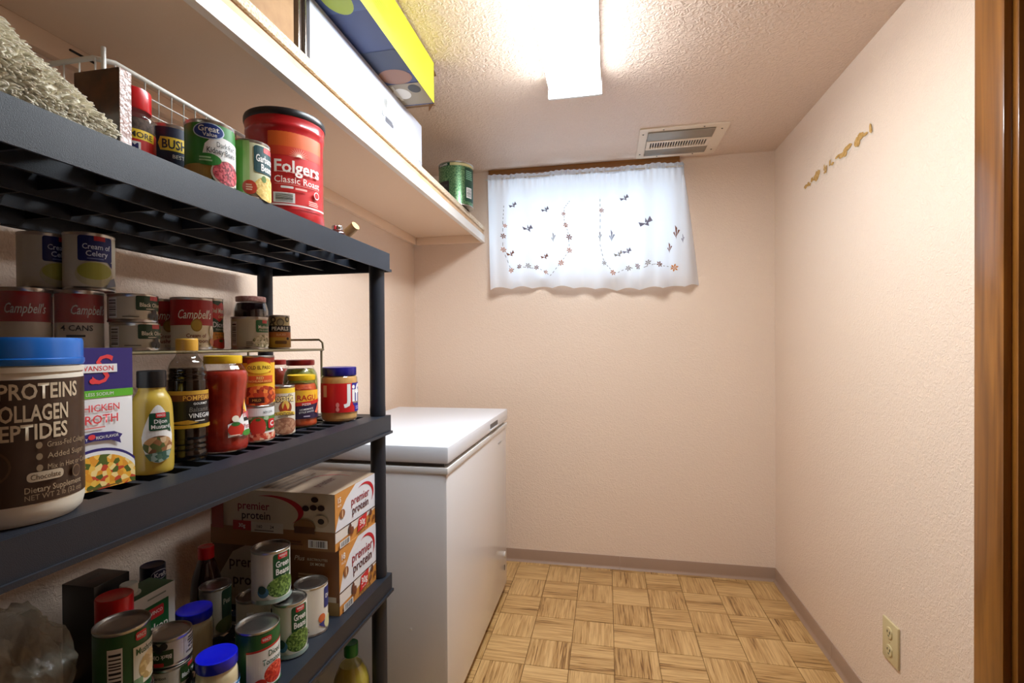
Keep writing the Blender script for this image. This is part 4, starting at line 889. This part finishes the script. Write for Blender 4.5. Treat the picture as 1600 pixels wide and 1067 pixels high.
# ================================================================== BOTTOM VISIBLE SHELF
Z = SZ[2]+.0004
def prot_end(n):
    def f(P):
        T = (196, 128, 56); P.rect(0, 0, 1, 1, (206, 140, 66))
        P.poly([(0, .34), (1, .34), (1, 1), (.48, 1), (.25, .82), (.08, .58)], (226, 226, 232)); P.poly([(0, .32), (1, .32), (1, .30), (.75, .24), (.4, .16), (0, .14)], (222, 214, 206)); P.rect(0, .325, 1, .34, (60, 40, 34))
        P.swoosh(.70, .68, .26, .26, (196, 26, 40), -.75, 2.2, .22); P.text('premier', .60, .715, .22, (150, 24, 40), .58, .012); P.text('protein', .60, .54, .22, (84, 26, 30), .56, .012)
        P.text(n, .09, .87, .13, WHT, .13, .02); P.text('PACK', .09, .77, .05, WHT, .13); P.ell(.15, .60, .06, .08, (140, 84, 44)); P.ell(.15, .60, .012, .07, (226, 190, 150))
        P.poly([(.50, .07), (.72, .10), (.76, .34), (.54, .31)], (206, 34, 36)); P.text('30g', .63, .22, .15, WHT, .19, .02); P.text('PROTEIN', .62, .115, .035, WHT, .16); P.ell(.32, .24, .035, .10, (96, 50, 30)); P.ell(.37, .19, .035, .07, (120, 64, 38)); P.ell(.85, .28, .035, .06, (96, 50, 30)); P.ell(.80, .15, .035, .045, (120, 70, 40)); P.ell(.93, .15, .03, .045, (120, 70, 40))
        P.text('CAFÉ LATTE', .63, .01+.03, .075, (70, 44, 20), .42, .006); P.barcode(.07, .01+.01, .30, .13, True, 11)
    return f
def prot_side(P):
    P.rect(0, 0, 1, 1, (150, 104, 58)); P.rect(0, .34, 1, 1, (206, 192, 168)); P.swoosh(.50, .66, .26, .27, (176, 26, 36), -.85, 2.0, .22); P.text('premier', .36, .73, .20, (140, 30, 44), .44, .012); P.text('protein', .38, .56, .20, (56, 24, 26), .40, .012)
    P.rect(.19, .28, .34, .45, (170, 40, 40)); P.text('30g', .265, .365, .10, WHT, .11, .01); P.rect(.34, .26, .60, .44, (214, 206, 190)); P.text('160', .41, .365, .08, (50, 40, 36), .09, .01); P.text('24', .51, .365, .08, (50, 40, 36), .07, .01); P.lines(.37, .28, .57, .31, 1, (110, 96, 84))
    for u, v in ((.85, .90), (.78, .74), (.84, .76), (.90, .76)): P.ell(u, v, .028, .05, (50, 30, 24))
    P.ell(.77, .42, .085, .13, (140, 100, 56)); P.rect(.69, .30, .85, .42, (96, 60, 34)); P.ell(.90, .53, .055, .11, (190, 170, 140)); P.ell(.90, .53, .025, .05, (40, 26, 20)); P.barcode(.80, .06, .95, .2, True, 12); P.lines(.62, .08, .78, .18, 2, (110, 70, 40)); P.poly([(.02, .3), (.12, .3), (.12, .8), (.08, .9), (.02, .85)], (150, 60, 50))
def prot_top(P): P.rect(.0, .0, 1, 1, (176, 150, 124)); P.swoosh(.6, .25, .25, .18, (176, 40, 44), -.7, 2.2, .2); P.text('premier', .45, .25, .12, (120, 50, 50), .4, .01); P.lines(.1, .4, .9, .9, 9, (120, 92, 70))
def plus_side(P): P.rect(0, 0, 1, 1, (124, 78, 38)); P.text('Plus', .30, .84, .11, CRM, .2, 0, .3); P.text('ELECTROLYTES', .62, .83, .05, CRM, .4); P.text('2X MORE', .62, .76, .06, CRM, .32, .01); P.lines(.28, .48, .7, .62, 3, (190, 160, 120)); P.rect(.74, .06, .95, .28, (196, 186, 166)); P.rect(0, 0, 1, .2, (150, 120, 70))
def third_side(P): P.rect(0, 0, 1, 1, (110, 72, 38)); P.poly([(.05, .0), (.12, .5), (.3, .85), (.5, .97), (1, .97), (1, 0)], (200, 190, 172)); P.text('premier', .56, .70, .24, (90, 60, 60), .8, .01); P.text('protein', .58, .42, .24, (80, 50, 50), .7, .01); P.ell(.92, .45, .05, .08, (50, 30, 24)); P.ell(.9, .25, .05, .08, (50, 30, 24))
MPB = mat('protein_card', (196, 136, 70), .5)
carton('protein_shake_box', 'lower latte protein shake box marked 18 at shelf end', 'box', -.775, -.626, 1.092, 1.284, Z, Z+.157, MPB, {'+x': prot_end('18'), '-y': plus_side}, 'box_body')
carton('protein_shake_box', 'upper latte protein shake box marked 15 stacked on top', 'box', -.965, -.628, 1.078, 1.284, Z+.1575, Z+.293, MPB, {'+x': prot_end('15'), '-y': prot_side, '+z': prot_top}, 'box_body')
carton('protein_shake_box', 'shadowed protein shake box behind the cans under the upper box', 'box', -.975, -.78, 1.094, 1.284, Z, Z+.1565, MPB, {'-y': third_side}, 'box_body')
def gb_art(P):
    P.rrect(.05, .46, 1.15, .94, (18, 78, 42), .05); store_logo(P, .6, .88, .3, .05); P.text('Green', .58, .74, .16, WHT, .8, .02); P.text('Beans', .58, .60, .16, WHT, .8, .02); P.text('cut', .58, .50, .09, WHT, .4, 0, .25); P.ell(.45, .26, .85, .22, (216, 216, 206)); P.ell(.5, .31, .78, .2, food('green_beans', [(74, 108, 40), (104, 136, 56), (52, 82, 28), (130, 160, 80)], 300)); P.ell(-.45, .25, .28, .1, (70, 120, 150)); P.ell(-.5, .3, .2, .08, (40, 70, 60)); P.rect(-.8, .03, 1.4, .10, (150, 170, 160))
GB = 'green bean cans'
can('lower green bean can standing on the bottom shelf edge', (-.659, .949), Z, .0343, .112, (222, 218, 206), gb_art, .04, GB)
can('upper green bean can balanced on top of other cans', (-.700, .945), Z+.1125, .0385, .108, (222, 218, 206), gb_art, .06, GB)
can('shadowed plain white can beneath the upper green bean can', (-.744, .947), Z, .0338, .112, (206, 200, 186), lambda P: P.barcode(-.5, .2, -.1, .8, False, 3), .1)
def wc_art(P): P.rrect(.62, .50, 1.5, .93, (24, 40, 110), .04); P.text('Diced', 1.1, .74, .12, WHT, .7, .02); P.ell(.45, .33, .25, .09, (214, 110, 60)); P.poly([(.2, .22), (.9, .3), (1.1, .1), (.6, .12)], (60, 60, 130)); P.ell(1.0, .2, .4, .13, (220, 214, 160)); P.lines(-.6, .1, -.3, .2, 2, (150, 140, 130))
can('white can with blue panel next to the protein boxes', (-.661, 1.030), Z, .0366, .108, (226, 220, 208), wc_art, .22)
def dt_art(P):
    P.rect(-3.1, .70, 3.1, .95, (28, 96, 46)); P.poly([(-.55, .04), (1.7, .04), (1.7, .72), (-.55, .66)], WHT); P.poly([(-.55, .655), (1.7, .715), (1.7, .75), (-.55, .69)], (190, 44, 40)); P.rrect(.12, .80, .62, .90, (200, 30, 40), .03); P.text('WINCO', .37, .85, .07, WHT, .4, .01); P.text('Diced', .80, .60, .14, (26, 70, 40), .7, .012); P.text('Tomatoes', .72, .47, .14, (26, 70, 40), 1.1, .012); P.ell(.75, .22, .62, .2, WHT); P.ell(.78, .25, .55, .17, food('diced_tomato', [(200, 44, 30), (220, 76, 52), (176, 30, 22), (232, 110, 84)], 230)); P.ell(.05, .12, .3, .1, (196, 40, 30)); P.rect(-.55, .03, 1.6, .06, (40, 100, 50))
can('green and white diced tomato can at the shelf edge', (-.660, .851), Z, .0388, .112, (30, 92, 44), dt_art, .02)
jar('mayonnaise jar with bright blue lid at the bottom shelf edge', (-.680, .770), Z, [(.031, 0), (.0345, .006), (.035, .03), (.035, .062), (.033, .074), (.0305, .08), (.0305, .084)], .078, mat('mayonnaise', (226, 212, 170), .4), (.0335, .079, .099, mat('bright_blue_lid', (10, 20, 190), .3, coat=.3)), lambda P: (P.rect(-1.6, .1, 1.7, .6, (30, 40, 130)), P.ell(.5, .36, .6, .28, (226, 226, 236)), P.text('Mayo', .5, .36, .2, (190, 40, 50), .8, .01, .2), P.rect(-1.6, .54, 1.7, .6, (60, 140, 200))), .035, .3, name='mayonnaise_jar')
jar('second mayonnaise jar with blue lid deeper on the shelf', (-.845, .897), Z, [(.031, 0), (.0345, .006), (.035, .03), (.035, .062), (.033, .074), (.0305, .08), (.0305, .084)], .078, MATS['mayonnaise'], (.0335, .079, .099, MATS['bright_blue_lid']), None, name='mayonnaise_jar')
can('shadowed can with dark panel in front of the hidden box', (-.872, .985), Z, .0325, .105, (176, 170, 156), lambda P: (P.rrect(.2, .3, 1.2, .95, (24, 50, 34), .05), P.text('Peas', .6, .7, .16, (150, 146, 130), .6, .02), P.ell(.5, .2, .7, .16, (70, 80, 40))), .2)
kp = [(.028, 0), (.033, .006), (.034, .05), (.03, .09), (.02, .125), (.015, .135), (.015, .14)]
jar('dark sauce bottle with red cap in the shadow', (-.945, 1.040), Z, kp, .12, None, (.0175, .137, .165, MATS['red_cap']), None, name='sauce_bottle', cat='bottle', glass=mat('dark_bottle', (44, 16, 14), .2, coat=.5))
def gm_art(P):
    P.barcode(-.72, .10, -.2, .78, False, 14); P.rrect(.25, .80, .72, .92, (200, 40, 46), .03); P.text('WINCO', .48, .86, .08, WHT, .4, .01); P.rect(.15, .15, 1.7, .72, (214, 210, 190)); P.text('Mushrooms', .85, .64, .13, (30, 80, 36), 1.2, .02); P.ell(.85, .38, .5, .2, food('sliced_mushroom', [(206, 180, 120), (180, 150, 90), (226, 206, 160)], 120)); P.rect(.15, .15, .5, .26, (120, 150, 110))
GM = 'green mushroom cans stacked on the bottom shelf'
can('lower of two stacked dark green mushroom cans', (-.742, .652), Z, .0375, .107, (22, 84, 36), gm_art, .2, GM)
can('upper of two stacked dark green mushroom cans', (-.744, .650), Z+.1073, .0375, .107, (22, 84, 36), gm_art, .2, GM)
def ol_art(P):
    P.rect(-1.25, .12, -.35, .88, (196, 192, 180)); P.text('Nutrition', -.8, .72, .16, BLK, .7, .012); P.text('Facts', -.8, .56, .16, BLK, .5, .012); P.lines(-1.15, .16, -.45, .46, 3, (60, 60, 60)); P.rrect(.15, .35, 1.35, .92, (40, 66, 28), .04); P.rrect(.55, .78, 1.0, .92, (200, 50, 50), .03); P.text('Black Olives', .75, .58, .22, WHT, 1.05, .02)
    for u, v in ((.55, .2), (.75, .3), (.95, .2)): P.ell(u, v, .17, .13, (46, 40, 44))
GS = 'short black olive cans stacked on the bottom shelf'
for i, lb in enumerate(('lowest of three short black olive cans stacked on bottom shelf', 'middle of three short black olive cans stacked on bottom shelf', 'topmost of three short black olive cans, its label upside down')):
    can(lb, (-.757+(-.002, .0015, -.001)[i], .748+(.001, -.0015, .002)[i]), Z+i*.0478, .0345, .0475, (206, 200, 186), ol_art, .3, GS, flip=(i == 2))
# green broth carton with screw cap
def ck_art(P): P.rect(0, 0, 1, 1, (206, 204, 196)); P.rect(.0, .0, .84, .86, (20, 92, 44)); P.rrect(.34, .70, .72, .82, (200, 40, 46), .02); P.text('WINCO', .53, .765, .055, WHT, .32, .008); P.text('Chicken', .42, .60, .13, WHT, .78, .014); P.text('Broth', .42, .47, .13, WHT, .6, .014); P.lines(.34, .92, .9, .95, 1, (120, 130, 120))
gc = carton('broth_carton', 'dark green chicken broth carton with white screw cap in shadow', 'carton', -.912, -.852, .762, .856, Z, Z+.176, mat('carton_green', (22, 84, 44), .4, coat=.2), {'+x': ck_art})
latheo('screw_cap', [(0, .176), (.019, .176), (.019, .1785), (.0145, .179), (.0145, .195), (.0135, .197), (0, .197)], mat('cap_cream', (206, 200, 184), .4), gc, 28).location = (-.005, -.02, 0)
jar('dark green cheese shaker with dark blue top at the back', (-.955, .905), Z, [(.021, 0), (.0235, .004), (.024, .03), (.024, .10), (.024, .145), (.0235, .15)], .14, None, (.0232, .15, .178, mat('navy_cap', (16, 18, 48), .35)), lambda P: (P.ell(.35, 1.07, .75, .07, (190, 190, 196)), P.ell(.35, 1.07, .7, .058, (20, 24, 60)), P.text('Kraft', .35, 1.07, .09, WHT, 1.0, .015), P.text('100%', .35, .88, .09, (110, 150, 110), .8)), .024, .25, name='cheese_shaker', cat='shaker', glass=mat('shaker_green', (20, 56, 36), .35), ribs=False)
rb = [(.025, 0), (.027, .006), (.027, .13), (.0265, .145), (.025, .15), (.025, .155)]
jar('cream bottle with a big glossy red cap behind green cans', (-.842, .722), Z, rb, .11, None, (.0275, .154, .212, MATS['red_cap']), None, name='spice_bottle', cat='bottle', glass=mat('cream_plastic', (196, 180, 140), .4), ribs=False)
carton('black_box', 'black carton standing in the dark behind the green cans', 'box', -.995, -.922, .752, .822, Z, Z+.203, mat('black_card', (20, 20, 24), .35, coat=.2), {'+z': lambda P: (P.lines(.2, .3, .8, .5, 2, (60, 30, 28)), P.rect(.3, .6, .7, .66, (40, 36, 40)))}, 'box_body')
# crumpled clear bag
pb = thing('plastic_bag', 'crumpled clear plastic bag at the dark near end of bottom shelf', 'bag', (-.888, .58, Z))
bm = bmesh.new(); bmesh.ops.create_icosphere(bm, subdivisions=5, radius=1)
for v in bm.verts:
    n = v.co.normalized(); q = 1+.22*noise.noise(n*2.3)+.12*abs(noise.noise(n*5.1+Vector((3, 1, 2))))+.05*noise.noise(n*12)
    v.co = Vector((n.x*.088*q, n.y*.075*q, max(.0005, .12+n.z*.13*q)))
mk('bag_film', bm, film_mat('bag_plastic', .5, (170, 160, 140)), pb, 25)
bm = bmesh.new(); bmesh.ops.create_icosphere(bm, subdivisions=4, radius=1)
for v in bm.verts:
    n = v.co.normalized(); q = 1+.2*noise.noise(n*3); v.co = Vector((n.x*.07*q, n.y*.055*q, max(.001, .08+n.z*.08*q)))
mk('bag_contents', bm, mat('bag_inside', (150, 140, 118), .7, var=(30, (110, 100, 84))), pb, 60)

# ================================================================== LOWEST SHELF
Z = SZ[3]+.0004
op = [(.044, 0), (.05, .008), (.051, .04), (.05, .15), (.046, .19), (.03, .225), (.0175, .24), (.0165, .25)]
jar('clear cooking oil bottle with green cap on lowest shelf', (-.69, 1.262), Z, op, .222, mat('cooking_oil', (176, 160, 62), .2), (.019, .246, .28, mat('green_cap', (14, 116, 40), .35)), None, name='oil_bottle', cat='bottle')
jar('cloudy white plastic jug behind the oil bottle', (-.806, 1.205), Z, [(.045, 0), (.05, .008), (.052, .05), (.051, .14), (.045, .18), (.026, .21), (.017, .222), (.016, .23)], .2, None, (.019, .226, .25, mat('jug_cap', (150, 146, 130), .5)), None, name='plastic_jug', cat='jug', glass=mat('cloudy_plastic', (150, 146, 128), .45))

# ================================================================== CURTAIN
cu = thing('window_curtain', 'sheer white cafe curtain with embroidered flowers over the window', 'curtain', (-.12, YB-.05, 2.09))
CZ0, CZ1 = 2.094, 1.472
m = bpy.data.materials.new('sheer_voile'); m.use_nodes = True; nt = m.node_tree; nt.nodes.clear(); L = nt.links
o_ = node(nt, 'ShaderNodeOutputMaterial'); df = node(nt, 'ShaderNodeBsdfDiffuse'); df.inputs[0].default_value = lin((238, 238, 240)); tl = node(nt, 'ShaderNodeBsdfTranslucent'); tl.inputs[0].default_value = lin((240, 242, 246)); tr = node(nt, 'ShaderNodeBsdfTransparent')
m1 = node(nt, 'ShaderNodeMixShader'); m1.inputs[0].default_value = .5; m2 = node(nt, 'ShaderNodeMixShader'); m2.inputs[0].default_value = .02
L.new(df.outputs[0], m1.inputs[1]); L.new(tl.outputs[0], m1.inputs[2]); L.new(m1.outputs[0], m2.inputs[1]); L.new(tr.outputs[0], m2.inputs[2]); L.new(m2.outputs[0], o_.inputs[0])
MCU = m
def cur(u, t):
    """u 0..1 across, t 0..1 from header to hem -> world point"""
    x0 = -.627+.018*t; x1 = .388+.078*max(0, (t-.08))**.9
    x = x0+(x1-x0)*u
    if u < .9: x = x0+(.372-x0)*(u/.9)
    else: x = .372+(x1-.372)*((u-.9)/.1)
    g = math.exp(-(t/.10)**2)
    amp = .014+.026*t
    y = YB-.046-amp*(math.sin(u*41+1.1*math.sin(u*9))*.55+math.sin(u*17+.8)*.5)-.006*g*math.sin(u*230)-.018*t
    if u > .9: y += (u-.9)/.1*(.02+.012*t)
    hem = .010*abs(math.sin(u*31))+.012*math.sin(u*6.2+.4)-.004
    z = CZ0+(CZ1+hem*1.0-CZ0)*t
    return Vector((x, y, z))
bm = bmesh.new(); nx, nz = 300, 48; g = []
for i in range(nx+1): g.append([bm.verts.new(cur(i/nx, j/nz)-cu.location) for j in range(nz+1)])
for i in range(nx):
    for j in range(nz): bm.faces.new((g[i][j], g[i][j+1], g[i+1][j+1], g[i+1][j]))
cloth = mk('cloth', bm, MCU, cu, 180)
bm = bmesh.new(); g = []
for i in range(401):
    u = i/400*.93; row = []
    for j in range(5):
        p = cur(u, .005+.045*j/4); p.y -= .006+.004*math.sin(u*330)+.003*math.sin(u*173); row.append(bm.verts.new(p-cu.location))
    g.append(row)
for i in range(400):
    for j in range(4): bm.faces.new((g[i][j], g[i][j+1], g[i+1][j+1], g[i+1][j]))
mk('gathered_header', bm, MCU, cu, 180)
tubeo('curtain_rod', [(-.52, .0, -.018), (.50, .0, -.018)], .004, mat('rod_white', (220, 214, 204), .4), cu, 8)
def at_px(px, py):
    """curtain (u, t) that a picture position falls on, for laying out the embroidery"""
    u = (px-762)/(1068-762)*.93; t = (py-(272-(px-762)*.08))/((452-(px-762)*.02)-(272-(px-762)*.08)); return u, t
def stitch(bm, u, t, shape, mi):
    c = cur(u, t)
    fs = []
    for poly in shape:
        vs = []
        for dx, dz in poly:
            p = cur(u+dx/1.09, t-dz/.62); vs.append(bm.verts.new(Vector((p.x, p.y-.0018, p.z))-cu.location))
        f = bm.faces.new(vs); f.material_index = mi
def petals(n, r, w, a0=0):
    out = []
    for k in range(n):
        a = a0+2*PI*k/n; c, s = math.cos(a), math.sin(a)
        out.append([(0, 0), (r*.6*c-w*s, r*.6*s+w*c), (r*c, r*s), (r*.6*c+w*s, r*.6*s-w*c)])
    return out
EM = [mat('thread_brown', (128, 76, 52), .8), mat('thread_grey', (122, 116, 132), .8), mat('thread_peach', (190, 130, 96), .8), mat('thread_line', (150, 140, 134), .8), mat('thread_orange', (206, 130, 60), .8)]
def motif(name, spots):
    for x, y, kind, mi, s in spots:
        s *= 1.12; bm = bmesh.new(); u, t = at_px(x, y)
        if kind == 'f': stitch(bm, u, t, petals(6, .0145*s, .0032*s, .3), mi); 
        if kind == 'b': stitch(bm, u, t, [[(0, 0), (-.022*s, .008*s), (-.016*s, -.006*s)], [(0, 0), (.010*s, .020*s), (.018*s, .004*s)], [(-.003*s, .003*s), (-.002*s, .018*s), (.004*s, .005*s)], [(-.004*s, -.002*s), (.008*s, -.010*s), (.006*s, .002*s)]], mi)
        if kind == 'v': stitch(bm, u, t, [[(0, -.02*s), (.003*s, .02*s), (-.004*s, .03*s)], [(0, -.01*s), (.012*s, .012*s), (.006*s, .014*s)], [(0, -.015*s), (-.010*s, .004*s), (-.006*s, .008*s)]], mi)
        mk(name, bm, EM, cloth)
motif('embroidered_flower', [(785, 369, 'f', 0, 1), (785, 391, 'f', 2, 1), (788, 352, 'f', 2, .8), (796, 422, 'f', 2, 1), (810, 419, 'f', 0, .9), (824, 416, 'f', 3, 1), (836, 418, 'f', 0, .9), (851, 426, 'f', 2, .8), (877, 413, 'f', 2, 1.1), (890, 391, 'f', 2, 1), (890, 370, 'f', 0, 1.1), (885, 352, 'f', 2, .9), (882, 334, 'f', 2, .8),
      (940, 326, 'f', 2, .9), (956, 421, 'f', 2, 1), (979, 417, 'f', 3, 1), (993, 411, 'f', 0, .9), (1008, 408, 'f', 3, 1), (1024, 411, 'f', 0, 1), (1047, 417, 'f', 4, 1.3), (943, 409, 'f', 3, .8)])
motif('embroidered_butterfly', [(802, 320, 'b', 1, 1), (853, 326, 'b', 1, 1), (825, 357, 'b', 1, 1.2), (796, 397, 'b', 0, 1), (850, 402, 'b', 0, 1), (975, 307, 'b', 1, 1), (1006, 346, 'b', 1, 1.5), (978, 391, 'b', 1, 1), (965, 393, 'b', 3, 1)])
motif('embroidered_sprig', [(865, 372, 'v', 3, 1), (955, 366, 'v', 1, 1.2), (1050, 363, 'v', 0, 1.3), (1040, 387, 'v', 0, 1), (1060, 372, 'v', 1, .9), (937, 368, 'v', 3, .8)])
def vine(pts):
    bm = bmesh.new(); P = []
    for a, b_ in zip(pts, pts[1:]):
        for k in range(8): P.append((a[0]+(b_[0]-a[0])*k/8, a[1]+(b_[1]-a[1])*k/8))
    for k in range(0, len(P)-1, 2):
        (ua, ta), (ub, tb_) = at_px(*P[k]), at_px(*P[k+1]); a, b_ = cur(ua, ta), cur(ub, tb_); d = (b_-a).cross(Vector((0, 1, 0))).normalized()*.0016
        q = Vector((0, -.0014, 0))-cu.location; bm.faces.new([bm.verts.new(p+q) for p in (a-d, b_-d, b_+d, a+d)])
    mk('embroidered_vine', bm, EM[3], cloth)
vine([(787, 320), (785, 345), (784, 391), (796, 422), (836, 418), (858, 431), (877, 413), (890, 391), (889, 365), (883, 345), (883, 325), (893, 310)]); vine([(938, 308), (938, 340), (937, 380), (943, 409), (958, 421), (980, 417), (1024, 411), (1047, 417)])
